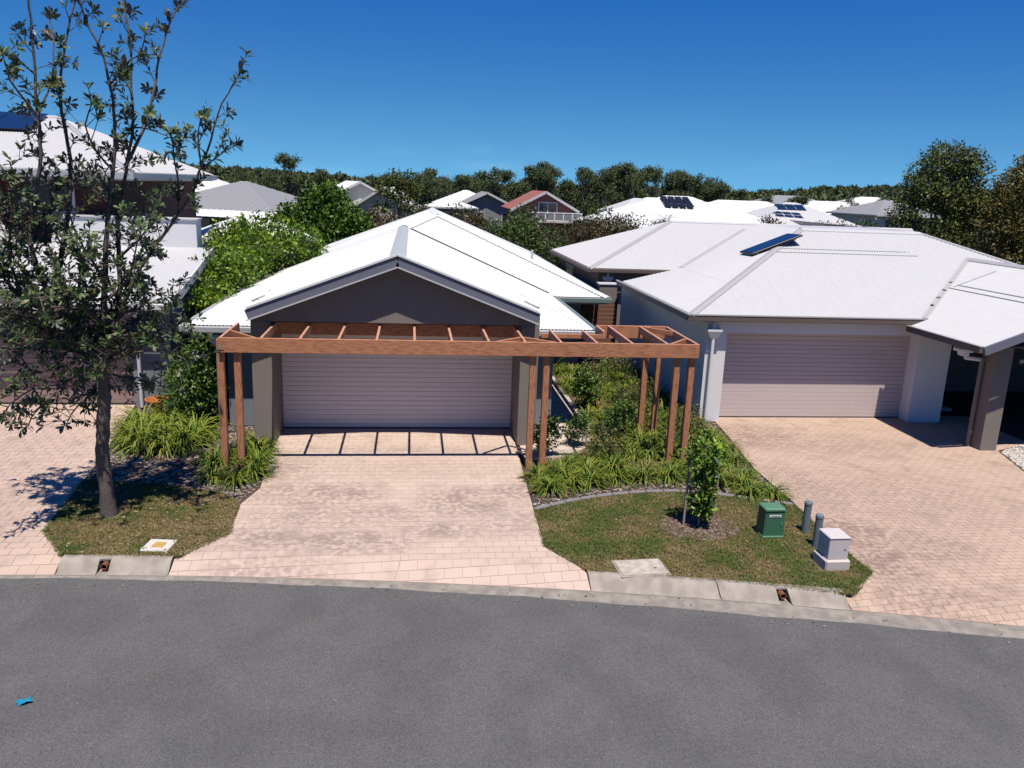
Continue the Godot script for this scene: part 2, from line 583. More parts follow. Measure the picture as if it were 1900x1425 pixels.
func strip_along(g: Geo, x0: float, x1: float, near: Callable, y_near: float, far: Callable, y_far: float, step := 0.35) -> void:
	var n := maxi(2, int(ceil((x1 - x0) / step)))
	for i in n:
		var a := lerpf(x0, x1, i / float(n))
		var b := lerpf(x0, x1, (i + 1) / float(n))
		g.face([Vector3(a, y_near, near.call(a)), Vector3(b, y_near, near.call(b)), Vector3(b, y_far, far.call(b)), Vector3(a, y_far, far.call(a))], Vector3(0, 1, 0.2))

# one cast length of kerb between two joints
func kerb_piece(parent: Node3D, x0: float, x1: float) -> void:
	var prof := [[0.0, ROAD_Y - 0.02], [0.0, ROAD_Y + 0.004], [-0.07, ROAD_Y + 0.02], [-0.17, -0.03], [-0.21, -0.004], [-0.25, 0.006], [-0.34, 0.006], [-0.34, -0.06]]
	var g := Geo.new()
	var n := maxi(1, int(ceil((x1 - x0) / 0.3)))
	for i in n:
		var a := lerpf(x0, x1, i / float(n))
		var b := lerpf(x0, x1, (i + 1) / float(n))
		for k in prof.size() - 1:
			g.face([Vector3(a, prof[k][1], kerb_z(a) + prof[k][0]), Vector3(b, prof[k][1], kerb_z(b) + prof[k][0]), Vector3(b, prof[k + 1][1], kerb_z(b) + prof[k + 1][0]), Vector3(a, prof[k + 1][1], kerb_z(a) + prof[k + 1][0])], Vector3(0, 1, 0.6 if k < 5 else -0.3))
	for e in [x0, x1]:
		var pts := prof.map(func(q): return Vector3(e, q[1], kerb_z(e) + q[0]))
		g.face(pts, Vector3(-1 if e == x0 else 1, 0, 0))
	part(parent, "kerb_stone", g, "kerb")

func kerb(x0: float, x1: float, joints: Array, outlet: float) -> void:
	var g := Geo.new()
	strip_along(g, x0, x1, func(x): return kerb_z(x) - 0.005, ROAD_Y - 0.018, func(x): return kerb_z(x) - 0.33, ROAD_Y - 0.015)
	var k := structure("kerb", g, "joint")
	var cuts := [x0]
	for j in joints:
		cuts.append(j)
	cuts.append(x1)
	for i in cuts.size() - 1:
		var a: float = cuts[i] + 0.006
		var b: float = cuts[i + 1] - 0.006
		if outlet > a and outlet < b:
			kerb_piece(k, a, outlet - 0.075)
			kerb_piece(k, outlet + 0.075, b)
		else:
			kerb_piece(k, a, b)
	# stormwater outlet: a pipe end in the notch, and the lintel behind it
	var z := kerb_z(outlet)
	var o := Geo.new()
	o.lathe(Vector3.ZERO, [Vector2(0.034, 0.0), Vector2(0.045, 0.0), Vector2(0.045, 0.14), Vector2(0.034, 0.14), Vector2(0.034, 0.0)], 14)
	var pipe := part(k, "drain_pipe", o, "fence_wood")
	pipe.transform = Transform3D(Basis(Vector3.RIGHT, PI / 2), Vector3(outlet, ROAD_Y + 0.055, z - 0.27))
	bx(k, "outlet_lintel", Vector3(outlet - 0.074, -0.02, z - 0.335), Vector3(outlet + 0.074, 0.005, z - 0.22), "kerb")
	bx(k, "outlet_back", Vector3(outlet - 0.074, ROAD_Y - 0.01, z - 0.33), Vector3(outlet + 0.074, -0.022, z - 0.31), "dark_gap")

const LAWN_L := [-5.24, -11.64, -4.69, -10.84, -3.13, -10.73, -2.63, -11.44, -2.72, -12.62, -3.1, -13.1, -4.2, -13.5, -5.45, -13.7]
const LAWN_R := [2.02, -12.22, 1.98, -10.85, 2.45, -10.05, 3.4, -9.86, 4.6, -9.6, 5.86, -9.23, 6.47, -9.85, 6.43, -10.95, 6.5, -12.3, 5.49, -12.76, 4.6, -12.98, 3.6, -12.88, 2.69, -12.58]

func land() -> void:
	var g := Geo.new()
	g.face([Vector3(-900, -0.3, 60), Vector3(900, -0.3, 60), Vector3(900, -0.3, -1500), Vector3(-900, -0.3, -1500)], Vector3.UP)
	structure("ground", g, "ground")
	# the house lots, one level sheet behind the kerb
	g = Geo.new()
	strip_along(g, -60.0, 60.0, func(x): return kerb_z(x) - 0.44, -0.03, func(_x): return -34.0, -0.03, 0.6)
	structure("yard", g, "soil")
	g = Geo.new()
	strip_along(g, -60.0, 60.0, func(x): return 9.0 + kerb_z(x), ROAD_Y - 0.006, func(x): return kerb_z(x) + gutter_w(x) - 0.05 + 0.012 * sin(x * 3.1) + 0.01 * sin(x * 7.3), ROAD_Y - 0.006, 0.3)
	structure("road", g, "asphalt")
	g = Geo.new()
	strip_along(g, -60.0, 60.0, func(x): return kerb_z(x) + gutter_w(x), ROAD_Y - 0.014, func(x): return kerb_z(x) - 0.004, ROAD_Y - 0.004, 0.3)
	strip_along(g, -60.0, 60.0, func(x): return kerb_z(x) + 0.0, ROAD_Y - 0.004, func(x): return kerb_z(x) - 0.36, ROAD_Y - 0.03, 0.3)
	structure("road_gutter", g, "gutter")
	kerb(-4.66, -3.2, [], -4.07)
	kerb(2.42, 5.76, [4.12], 4.95)

	var tan_a := [Color(0.65, 0.52, 0.445), Color(0.66, 0.53, 0.455), Color(0.64, 0.51, 0.44), Color(0.655, 0.52, 0.445)]
	var tan_b := [Color(0.58, 0.44, 0.355), Color(0.60, 0.455, 0.37), Color(0.565, 0.425, 0.345), Color(0.585, 0.44, 0.355)]
	var a := [-2.72, -16.8, 2.16, -16.8, 2.1, -14.96, 2.06, -13.9, 2.0, -12.25, 1.96, -10.83, 2.42, -10.05, 2.415, kerb_z(2.415) - 0.012]
	for i in 13:
		var x := lerpf(2.0, -2.9, i / 12.0)
		a.append_array([x, kerb_z(x) - 0.012])
	a.append_array([-3.195, kerb_z(-3.195) - 0.012, -3.19, -10.78, -2.62, -11.46, -2.68, -12.6, -2.5, -13.3, -2.6, -14.6])
	driveway(v2(a), 0.245, 0.19, 0, tan_a)
	# a hairline crack run out towards the road
	var first: Node3D = get_node("driveway")
	var cr := Geo.new()
	var pts := [-0.05, -11.55, -0.09, -11.2, -0.06, -10.95, -0.13, -10.7, -0.12, -10.5, -0.17, -10.28, -0.2, -10.14]
	for i in range(0, pts.size() - 2, 2):
		var p0 := Vector2(pts[i], pts[i + 1])
		var p1 := Vector2(pts[i + 2], pts[i + 3])
		var w := Vector2(0.0035, 0.0)
		cr.face([drop(p0 - w, 0.003), drop(p0 + w, 0.003), drop(p1 + w, 0.003), drop(p1 - w, 0.003)], Vector3.UP)
	part(first, "crack", cr, "stake_wood")
	a = [7.02, -17.74, 13.6, -17.9, 13.6, -15.7, 12.45, -15.2, 12.04, -13.9, 11.7, -12.0, 11.6, -9.2, 12.2, kerb_z(12.2) - 0.012]
	for i in 13:
		var x := lerpf(11.8, 6.1, i / 12.0)
		a.append_array([x, kerb_z(x) - 0.012])
	a.append_array([5.765, kerb_z(5.765) - 0.012, 5.77, -9.30, 5.95, -9.34, 6.49, -9.83, 6.44, -10.95, 6.55, -12.48, 6.57, -14.13, 6.85, -16.2])
	driveway(v2(a), 0.22, 0.11, 0, tan_b, 0.003)
	a = [-13.0, -18.55, -6.15, -18.55, -5.56, -14.58, -5.26, -11.64, -4.69, -10.85, -4.665, kerb_z(-4.665) - 0.012]
	for i in 10:
		var x := lerpf(-5.0, -12.0, i / 9.0)
		a.append_array([x, kerb_z(x) - 0.012])
	a.append_array([-13.0, -12.0])
	driveway(v2(a), 0.245, 0.19, 0, [Color(0.61, 0.475, 0.405), Color(0.63, 0.49, 0.415)], 0.004)
	# concrete path down the side of the middle house
	g = Geo.new()
	g.slab(v2([2.2, -14.75, 3.3, -14.9, 3.95, -16.4, 3.95, -24.0, 2.6, -24.0, 2.6, -16.9, 2.2, -16.75]), -0.03, 0.004)
	structure("path", g, "path")
	g = Geo.new()
	g.slab(v2(LAWN_L), -0.028, -0.006)
	structure("lawn", g, "turf")
	g = Geo.new()
	g.slab(v2(LAWN_R), -0.028, -0.006)
	structure("lawn", g, "turf")

# ---------------------------------------------------------------- roofs
# a sheet of corrugated steel: o on the eave, u along it, v up the slope, outline in u and v
func sheet(parent: Node3D, called: String, o: Vector3, u: Vector3, v: Vector3, poly: PackedVector2Array, m: String, pitch := 0.076, amp := 0.009, per := 4) -> void:
	u = u.normalized()
	v = v.normalized()
	var up := u.cross(v)
	if up.y < 0.0:
		up = -up
	var lo := INF
	var hi := -INF
	for q in poly:
		lo = minf(lo, q.x)
		hi = maxf(hi, q.x)
	var g := Geo.new()
	var n := int(ceil((hi - lo) / (pitch / per)))
	var last := []
	for i in n + 1:
		var x := clampf(lo + (hi - lo) * i / n, lo + 0.0001, hi - 0.0001)
		var a := INF
		var b := -INF
		for k in poly.size():
			var q := poly[k]
			var r := poly[(k + 1) % poly.size()]
			if (q.x <= x) != (r.x <= x):
				var y := lerpf(q.y, r.y, (x - q.x) / (r.x - q.x))
				a = minf(a, y)
				b = maxf(b, y)
		if a > b:
			last = []
			continue
		var ph := TAU * x / pitch
		var off := up * (amp * sin(ph))
		var nn := (up - u * (amp * TAU / pitch * cos(ph))).normalized()
		var now := [o + u * x + v * a + off, o + u * x + v * b + off, nn]
		if last:
			var flip := u.cross(v).dot(up) < 0.0
			if flip:
				g.tri_s(last[0], last[1], now[1], last[2], last[2], nn)
				g.tri_s(last[0], now[1], now[0], last[2], nn, nn)
			else:
				g.tri_s(last[0], now[0], now[1], last[2], nn, nn)
				g.tri_s(last[0], now[1], last[1], last[2], nn, last[2])
		last = now
	part(parent, called, g, m)

# roof plane given by points in space: the first two lie on the eave
func roof_plane(parent: Node3D, pts: Array, m: String, pitch := 0.076, amp := 0.009, per := 4) -> void:
	var o: Vector3 = pts[0]
	var u: Vector3 = (pts[1] - pts[0]).normalized()
	var up: Vector3 = u.cross(pts[2] - pts[0]).normalized()
	var v := up.cross(u).normalized()
	var poly := PackedVector2Array()
	for q in pts:
		poly.push_back(Vector2((q - o).dot(u), (q - o).dot(v)))
	sheet(parent, "roof_sheet", o, u, v, poly, m, pitch, amp, per)

# folded capping laid along a ridge or hip, with a plane falling away on either side
func cap(parent: Node3D, a: Vector3, b: Vector3, left: Vector3, right: Vector3, w: float, m: String, lift := 0.022) -> void:
	var g := Geo.new()
	var up := Vector3.UP * lift
	for s in [left, right]:
		var q := [a + up, b + up, b + up + s * w, a + up + s * w]
		g.face(q, Vector3.UP)
		g.face([q[3], q[2], q[2] - up * 1.2, q[3] - up * 1.2], s)
	part(parent, "ridge_cap", g, m)

# sectional door of pressed ribs
func garage_door(house: Node3D, x0: float, x1: float, z: float, h: float, m: String, ribs := 22) -> void:
	var d := group_node(house, "garage_door")
	bx(d, "backing", Vector3(x0, 0.0, z - 0.06), Vector3(x1, h, z - 0.02), "dark_gap")
	var g := Geo.new()
	var rh := h / ribs
	g.obox(Transform3D(Basis(), Vector3.ZERO), Vector3(x1 - x0, rh - 0.004, 0.024), 0.0035)
	var mesh := g.mesh(M[m])
	for i in ribs:
		shape("slat", mesh, d).position = Vector3((x0 + x1) * 0.5, rh * (i + 0.5), z - 0.012)
	bx(d, "bottom_seal", Vector3(x0, 0.003, z - 0.02), Vector3(x1, 0.03, z + 0.003), "dark_gap")

# the open funnel under a gutter, with its pipe
func rain_head(house: Node3D, at: Vector3, foot: float, m: String) -> void:
	var r := group_node(house, "rain_head")
	var g := Geo.new()
	var a := 0.17
	var b := 0.07
	for s in [[Vector3(1, 0, 0), Vector3(0, 0, 1)], [Vector3(-1, 0, 0), Vector3(0, 0, 1)], [Vector3(0, 0, 1), Vector3(1, 0, 0)], [Vector3(0, 0, -1), Vector3(1, 0, 0)]]:
		var o: Vector3 = s[0]
		var t: Vector3 = s[1]
		var k := 0.55 if absf(o.z) > 0.5 else 1.0
		var k2 := 0.55 if absf(o.x) > 0.5 else 1.0
		var top := [at + o * a * k + t * a * k2, at + o * a * k - t * a * k2]
		var low := [at + o * b * k - t * b * k2 + Vector3.DOWN * 0.17, at + o * b * k + t * b * k2 + Vector3.DOWN * 0.17]
		g.face([top[0], top[1], low[0], low[1]], o)
		g.face([top[0] + Vector3.UP * 0.05, top[1] + Vector3.UP * 0.05, top[1], top[0]], o)
	part(r, "funnel", g, m)
	g = Geo.new()
	g.tube([at + Vector3(0, 0.18, 0), at + Vector3(0, -0.03, 0)], [0.035, 0.04], 10)
	part(r, "spout", g, m)
	g = Geo.new()
	g.tube([at + Vector3(0, -0.15, 0), Vector3(at.x, foot, at.z)], [0.04, 0.04], 10)
	part(r, "downpipe", g, m)

func number_plate(house: Node3D, at: Vector3) -> void:
	var p := group_node(house, "number_plate")
	bx(p, "plate", at + Vector3(-0.055, -0.06, 0.0), at + Vector3(0.055, 0.06, 0.012), "brown_trim", 0.003)
	for s in [-1.0, 1.0]:
		bx(p, "mark", at + Vector3(s * 0.024 - 0.012, -0.03, 0.012), at + Vector3(s * 0.024 + 0.012, 0.03, 0.016), "trim_pale")

func middle_house() -> void:
	var h := thing("gabled_house", "white-roofed house with dark gable over a double garage behind the timber pergola", "house", Vector3.ZERO)
	var s := 0.38
	var rx := -0.26
	var rh := 3.78
	var yr := func(x: float) -> float: return rh - s * absf(x - rx)
	var roof := group_node(h, "roof")
	var zf := -15.33
	var W := "roof_white"
	# front gable over the garage mouth, right and left slopes
	var xr := 2.40
	var xl := -2.98
	roof_plane(roof, [Vector3(xr, yr.call(xr), zf), Vector3(xr, yr.call(xr), -24.5), Vector3(rx, rh, -26.6), Vector3(rx, rh, zf)], W)
	roof_plane(roof, [Vector3(xl, yr.call(xl), zf), Vector3(xl, yr.call(xl), -26.6), Vector3(rx, rh, -26.6), Vector3(rx, rh, zf)], W)
	# lower skirts on either side
	var er := 3.80
	var el := -4.40
	var zs := -16.5
	roof_plane(roof, [Vector3(er, yr.call(er), zs), Vector3(er, yr.call(er), -22.6), Vector3(xr, yr.call(xr), -24.4), Vector3(xr, yr.call(xr), zs - (er - xr))], W)
	roof_plane(roof, [Vector3(xr + 0.05, yr.call(er), zs), Vector3(er, yr.call(er), zs), Vector3(xr + 0.05, yr.call(xr + 0.05), zs - (er - xr - 0.05))], W)
	roof_plane(roof, [Vector3(el, yr.call(el), zs), Vector3(el, yr.call(el), -25.0), Vector3(xl, yr.call(xl), -25.0), Vector3(xl, yr.call(xl), zs - (xl - el))], W)
	roof_plane(roof, [Vector3(el, yr.call(el), zs), Vector3(xl - 0.05, yr.call(el), zs), Vector3(xl - 0.05, yr.call(xl - 0.05), zs - (xl - 0.05 - el))], W)
	# main hip behind
	var mz := -22.0
	var k := 0.42
	var ml := -3.8
	var mr := 5.41
	var ax := (ml + mr) * 0.5
	var half := (mr - ml) * 0.5
	var ah := 2.2 + k * half
	roof_plane(roof, [Vector3(ml, 2.2, mz), Vector3(mr, 2.2, mz), Vector3(ax, ah, mz - half)], W)
	roof_plane(roof, [Vector3(mr, 2.2, mz), Vector3(mr, 2.2, -38.0), Vector3(ax, ah, -38.0 + half), Vector3(ax, ah, mz - half)], W)
	roof_plane(roof, [Vector3(ml, 2.2, mz), Vector3(ml, 2.2, -38.0), Vector3(ax, ah, -38.0 + half), Vector3(ax, ah, mz - half)], W)
	roof_plane(roof, [Vector3(ml, 2.2, -38.0), Vector3(mr, 2.2, -38.0), Vector3(ax, ah, -38.0 + half)], W)
	var dr := Vector3(1, -s, 0).normalized()
	var dl := Vector3(-1, -s, 0).normalized()
	cap(roof, Vector3(rx, rh, zf + 0.02), Vector3(rx, rh, -25.9), dl, dr, 0.17, "ridge_grey")
	cap(roof, Vector3(ax, ah, mz - half + 0.1), Vector3(ax, ah, -33.4), Vector3(-1, -k, 0).normalized(), Vector3(1, -k, 0).normalized(), 0.17, W)
	cap(roof, Vector3(ax, ah, mz - half), Vector3(mr, 2.2, mz), Vector3(1, 0, -1).normalized() * 0.7 + Vector3(0, -0.12, 0), Vector3(-1, 0, 1).normalized() * 0.7 + Vector3(0, -0.1, 0), 0.2, W)
	cap(roof, Vector3(ax, ah, mz - half), Vector3(ml, 2.2, mz), Vector3(-1, 0, -1).normalized() * 0.7 + Vector3(0, -0.12, 0), Vector3(1, 0, 1).normalized() * 0.7 + Vector3(0, -0.1, 0), 0.2, W)
	# valley where the front wing meets the main hip: the planes 3.78 - .38(x + .26) and 2.2 + .42(-22 - z)
	var vz := func(x: float) -> float: return -22.0 - (yr.call(x) - 2.2) / k
	bar(roof, "valley_gutter", Vector3(er - 0.05, yr.call(er - 0.05) + 0.004, vz.call(er - 0.05)), Vector3(rx, rh + 0.008, vz.call(rx)), 0.15, 0.034, "dark_gap")  # dark bar painted in for the shaded gap under the sheet ends
	# barges and gutters
	for e in [[xr, 1.0], [xl, -1.0]]:
		var a := Vector3(rx, rh - 0.115, zf + 0.03)
		var b := Vector3(e[0] + e[1] * 0.03, yr.call(e[0] + e[1] * 0.03) - 0.115, zf + 0.03)
		bar(roof, "barge_board", a, b, 0.04, 0.19, "fascia")
		bar(roof, "barge_trim", a + Vector3(0, -0.105, 0.012), b + Vector3(0, -0.105, 0.012), 0.05, 0.022, "trim_pale")
		bar(roof, "barge_capping", a + Vector3(0, 0.125, 0.0), b + Vector3(0, 0.125, 0.0), 0.09, 0.035, W)
	for e in [xr, xl]:
		bar(roof, "side_fascia", Vector3(e, yr.call(e) - 0.13, zf), Vector3(e, yr.call(e) - 0.13, -18.0), 0.03, 0.2, "gutter_metal")
	bx(roof, "gutter", Vector3(er - 1.35, yr.call(er) - 0.14, zs - 0.02), Vector3(er + 0.02, yr.call(er) - 0.02, zs + 0.09), "gutter_metal", 0.012)
	bx(roof, "gutter", Vector3(el - 0.02, yr.call(el) - 0.14, zs - 0.02), Vector3(el + 1.38, yr.call(el) - 0.02, zs + 0.09), "gutter_metal", 0.012)
	bx(roof, "gutter", Vector3(er + 0.03, yr.call(er) - 0.13, -21.9), Vector3(er + 0.13, yr.call(er) - 0.0, zs + 0.09), "gutter_green", 0.012)
	bx(roof, "gutter", Vector3(el - 0.13, yr.call(el) - 0.13, -25.0), Vector3(el - 0.03, yr.call(el) - 0.0, zs + 0.09), "gutter_metal", 0.012)
	bx(roof, "gutter", Vector3(3.5, 2.05, mz - 0.02), Vector3(mr + 0.1, 2.18, mz + 0.1), "gutter_green", 0.012)
	bx(roof, "gutter", Vector3(mr + 0.02, 2.05, -38.0), Vector3(mr + 0.12, 2.17, mz - 0.03), "gutter_green", 0.012)
	bx(roof, "soffit", Vector3(er - 1.3, 2.06, -22.0), Vector3(er - 0.02, 2.085, zs - 0.03), "trim_pale")
	bx(roof, "soffit", Vector3(el + 0.02, 2.04, -25.0), Vector3(el + 1.3, 2.065, zs - 0.03), "trim_pale")
	bx(roof, "soffit", Vector3(3.2, 2.0, -22.7), Vector3(mr - 0.02, 2.03, mz - 0.03), "trim_pale")
	# small dark flashing stub beside each barge, and the vent pipe
	bar(roof, "flashing", Vector3(xr - 0.12, yr.call(xr - 0.12) + 0.03, -16.25), Vector3(xr + 0.14, yr.call(xr + 0.14) + 0.03, -16.02), 0.05, 0.03, "ridge_grey")
	bar(roof, "flashing", Vector3(xl - 0.13, yr.call(xl - 0.13) + 0.02, -16.42), Vector3(xl + 0.08, yr.call(xl + 0.08) + 0.02, -16.62), 0.04, 0.03, "valley_grey")
	var g := Geo.new()
	g.tube([Vector3(3.55, 2.7, -24.2), Vector3(3.55, 3.28, -24.2)], [0.035, 0.035], 10)
	part(roof, "vent_pipe", g, "trim_pale")
	# garage mouth
	bx(h, "pier", Vector3(-3.0, 0.0, -16.93), Vector3(-2.63, 2.46, -15.58), "taupe", 0.008)
	bx(h, "pier", Vector3(2.14, 0.0, -16.93), Vector3(2.50, 2.46, -15.58), "taupe", 0.008)
	g = Geo.new()
	g.plate(v2([-3.0, 2.461, 2.5, 2.461, 2.5, yr.call(2.5) - 0.03, rx, rh - 0.03, -3.0, yr.call(-3.0) - 0.03]), -15.80, -15.58)
	part(h, "gable_wall", g, "taupe")
	bx(h, "ceiling", Vector3(-2.629, 2.462, -16.95), Vector3(2.139, 2.50, -15.801), "taupe")
	bx(h, "lintel", Vector3(-2.629, 2.14, -17.0), Vector3(2.139, 2.461, -16.80), "taupe")
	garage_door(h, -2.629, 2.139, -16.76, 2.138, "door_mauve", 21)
	number_plate(h, Vector3(2.36, 1.86, -15.58))
	# body of the wing and of the house behind
	bx(h, "wall", Vector3(-3.75, 0.0, -25.0), Vector3(-3.001, 2.06, -16.95), "wall_slate")
	bx(h, "wall", Vector3(2.501, 0.0, -22.7), Vector3(3.05, 2.06, -16.95), "wall_slate")
	bx(h, "wall", Vector3(-3.2, 0.0, -37.4), Vector3(4.8, 2.0, -22.71), "wall_slate")
	bx(h, "back_wall", Vector3(-3.0, 0.0, -17.3), Vector3(2.5, 2.44, -17.06), "taupe")
	g = Geo.new()
	g.plate(v2([-2.95, 2.07, 2.37, 2.07, 2.37, yr.call(2.37) - 0.05, rx, rh - 0.08, -2.95, yr.call(-2.95) - 0.05]), -17.3, -17.05)
	part(h, "wall", g, "taupe")
	var w := group_node(h, "window")
	bx(w, "frame", Vector3(3.3, 0.9, -22.709), Vector3(4.4, 1.9, -22.66), "brown_trim")
	bx(w, "pane", Vector3(3.36, 0.96, -22.66), Vector3(4.34, 1.84, -22.65), "glass")
	rain_head(h, Vector3(-3.85, 1.95, -16.62), 0.02, "gutter_metal")

func pergola() -> void:
	var p := thing("pergola", "reddish timber pergola with open rafters across the middle garage and garden bed", "pergola", Vector3.ZERO)
	var zf := -14.20
	var zr := -15.90
	var zr2 := -16.15
	var top := 2.40
	var depth := 0.26
	var r := 0.006
	# front beam in one run, rear beam in two
	bar(p, "front_beam", Vector3(-3.28, top - depth * 0.5, zf), Vector3(5.27, top - depth * 0.5, zf), 0.05, depth, "timber_x", r)
	bar(p, "rear_beam", Vector3(-2.60, top - 0.12, zr), Vector3(2.11, top - 0.12, zr), 0.05, 0.24, "timber_x", r)
	bar(p, "rear_beam", Vector3(2.53, top - 0.13, -15.55), Vector3(3.75, top - 0.13, -15.55), 0.045, 0.09, "timber_x", r)
	bar(p, "end_rafter", Vector3(3.775, top - 0.09, -15.525), Vector3(3.775, top - 0.09, zr2 + 0.026), 0.045, 0.16, "timber_z", r)
	bar(p, "rear_beam", Vector3(3.75, top - 0.13, zr2), Vector3(5.24, top - 0.13, zr2), 0.05, 0.26, "timber_x", r)
	# end rafters
	bar(p, "end_rafter", Vector3(-3.253, top - 0.10, zf - 0.026), Vector3(-3.253, top - 0.10, -15.75), 0.045, 0.2, "timber_z", r)
	bar(p, "end_rafter", Vector3(5.245, top - 0.10, zf - 0.026), Vector3(5.245, top - 0.10, zr2 + 0.026), 0.045, 0.2, "timber_z", r)
	var x := -2.60
	for i in 12:
		x = -2.575 + 0.659 * i
		var back := zr + 0.026 if x < 2.3 else (-15.525 if x < 3.7 else zr2 + 0.026)
		bar(p, "rafter", Vector3(x, top - 0.075, zf - 0.026), Vector3(x, top - 0.075, back), 0.045, 0.15, "timber_z", r)
	# flat corner braces that tie the beams over the posts
	for b in [[-3.22, -14.95, -2.65, -14.24], [1.50, -14.24, 2.01, -14.72], [2.07, -14.72, 2.62, -14.24], [4.72, -14.24, 5.21, -14.82], [4.75, -16.11, 5.21, -15.62]]:
		bar(p, "brace", Vector3(b[0], top - 0.055, b[1]), Vector3(b[2], top - 0.055, b[3]), 0.045, 0.10, "timber_x", r)
	# posts in pairs; the ground hides their feet among the plants
	for q in [[-3.27, -14.30], [-2.99, -14.30], [2.20, -14.30], [2.45, -14.30], [4.90, -14.30], [5.18, -14.30], [4.88, -16.25], [5.17, -16.25]]:
		bx(p, "post", Vector3(q[0] - 0.057, -0.03, q[1] - 0.057), Vector3(q[0] + 0.057, top - 0.02 if q[1] < -16.0 else top - 0.04, q[1] + 0.057), "timber_y", 0.008)

func right_house() -> void:
	var h := thing("hip_roofed_house", "long low house with pale grey hip roof and mauve double garage door", "house", Vector3.ZERO)
	var roof := group_node(h, "roof")
	var W := "roof_pale"
	var s := 0.385
	var ez := -17.25
	var ex := 6.15
	var eh := 2.5
	var d := 4.55
	var ah := eh + s * d
	var rr := 14.2
	# front wing: front, left and right planes
	roof_plane(roof, [Vector3(ex, eh, ez), Vector3(rr + d, eh, ez), Vector3(rr, ah, ez - d), Vector3(ex + d, ah, ez - d)], W)
	var xm := 7.55
	var lp := func(x: float, z: float) -> Vector3: return Vector3(x, eh + s * (x - ex), z)
	roof_plane(roof, [lp.call(ex, ez), lp.call(ex, -23.41), lp.call(xm, -22.33), lp.call(xm, ez - (xm - ex))], W)
	roof_plane(roof, [lp.call(xm, ez - (xm - ex)), lp.call(xm, -22.33), lp.call(10.26, -24.54), lp.call(ex + d, -24.54), lp.call(ex + d, ez - d)], W)
	# walls closing the front wing at the back, towards the court before the rear wing
	var ends := Geo.new()
	for q in [[lp.call(ex, -23.41), lp.call(xm, -22.33)], [lp.call(xm, -22.33), lp.call(10.26, -24.54)], [lp.call(10.26, -24.54), lp.call(ex + d, -24.54)], [lp.call(ex + d, -24.54), Vector3(rr, ah, -25.0)]]:
		ends.face([q[0] + Vector3.DOWN * 0.02, q[1] + Vector3.DOWN * 0.02, Vector3(q[1].x, 0, q[1].z), Vector3(q[0].x, 0, q[0].z)], Vector3(-0.3, 0, -1))
	part(h, "rear_wall", ends, "wall_white")
	roof_plane(roof, [Vector3(rr + d, eh, ez), Vector3(rr + d, eh, -30.0), Vector3(rr, ah, -30.0), Vector3(rr, ah, ez - d)], W)
	roof_plane(roof, [Vector3(ex + d, ah, ez - d), Vector3(rr, ah, ez - d), Vector3(rr, ah - 0.01, -25.0), Vector3(ex + d, ah - 0.01, -24.54)], W, 0.3, 0.002)
	# rear wing
	var bz := -27.3
	var bxx := 6.02
	var bd := 3.95
	var bh := eh + s * bd
	roof_plane(roof, [Vector3(bxx, eh, bz), Vector3(20.0, eh, bz), Vector3(20.0, bh, bz - bd), Vector3(bxx + bd, bh, bz - bd)], W)
	roof_plane(roof, [Vector3(bxx, eh, bz), Vector3(bxx, eh, bz - 2 * bd), Vector3(bxx + bd, bh, bz - bd)], W)
	roof_plane(roof, [Vector3(bxx, eh, bz - 2 * bd), Vector3(20.0, eh, bz - 2 * bd), Vector3(20.0, bh, bz - bd), Vector3(bxx + bd, bh, bz - bd)], W)
	# entry gable on the right
	var px0 := 11.3
	var ph := 2.35
	var pz := -14.65
	var prx := 14.75
	var prh := ph + s * (prx - px0)
	roof_plane(roof, [Vector3(px0, ph, pz), Vector3(px0, ph, -17.15), Vector3(prx, prh, -20.9), Vector3(prx, prh, pz)], W)
	roof_plane(roof, [Vector3(2 * prx - px0, ph, pz), Vector3(2 * prx - px0, ph, -17.15), Vector3(prx, prh, -20.9), Vector3(prx, prh, pz)], W)
	# cappings
	var hl := Vector3(1, 0, 1).normalized() * 0.9 + Vector3(0, 0.0, 0)
	cap(roof, Vector3(ex, eh, ez), Vector3(ex + d, ah, ez - d), Vector3(-0.7, -s * 0.7, 0), Vector3(0, -s * 0.7, 0.7), 0.2, "ridge_pale")
	cap(roof, Vector3(rr + d, eh, ez), Vector3(rr, ah, ez - d), Vector3(0.7, -s * 0.7, 0), Vector3(0, -s * 0.7, 0.7), 0.2, "ridge_pale")
	cap(roof, Vector3(ex + d, ah, ez - d), Vector3(rr, ah, ez - d), Vector3(0, -s, 1).normalized(), Vector3(0, 0, -1), 0.16, W)
	cap(roof, Vector3(bxx, eh, bz), Vector3(bxx + bd, bh, bz - bd), Vector3(-0.7, -s * 0.7, 0), Vector3(0, -s * 0.7, 0.7), 0.2, "ridge_pale")
	cap(roof, Vector3(bxx + bd, bh, bz - bd), Vector3(20.0, bh, bz - bd), Vector3(0, -s, 1).normalized(), Vector3(0, -s, -1).normalized(), 0.16, W)
	cap(roof, Vector3(prx, prh, pz + 0.02), Vector3(prx, prh, -20.7), Vector3(-1, -s, 0).normalized(), Vector3(1, -s, 0).normalized(), 0.17, "ridge_pale")
	# flat flashing let into the front slope below the ridge, and its twin on the entry gable
	for f in [[9.4, 13.3, 0.683], [9.6, 13.2, 0.73]]:
		var zz: float = ez - d * f[2]
		bar(roof, "flashing", Vector3(f[0], eh + s * d * f[2] + 0.006, zz), Vector3(f[1], eh + s * d * f[2] + 0.006, zz), 0.045, 0.016, W)
	for xx in [13.0, 13.3]:
		bar(roof, "flashing", Vector3(xx, eh + s * d * 0.683 + 0.006, ez - d * 0.683), Vector3(xx + 0.75, eh + s * d * 0.915 + 0.006, ez - d * 0.915), 0.045, 0.016, W)
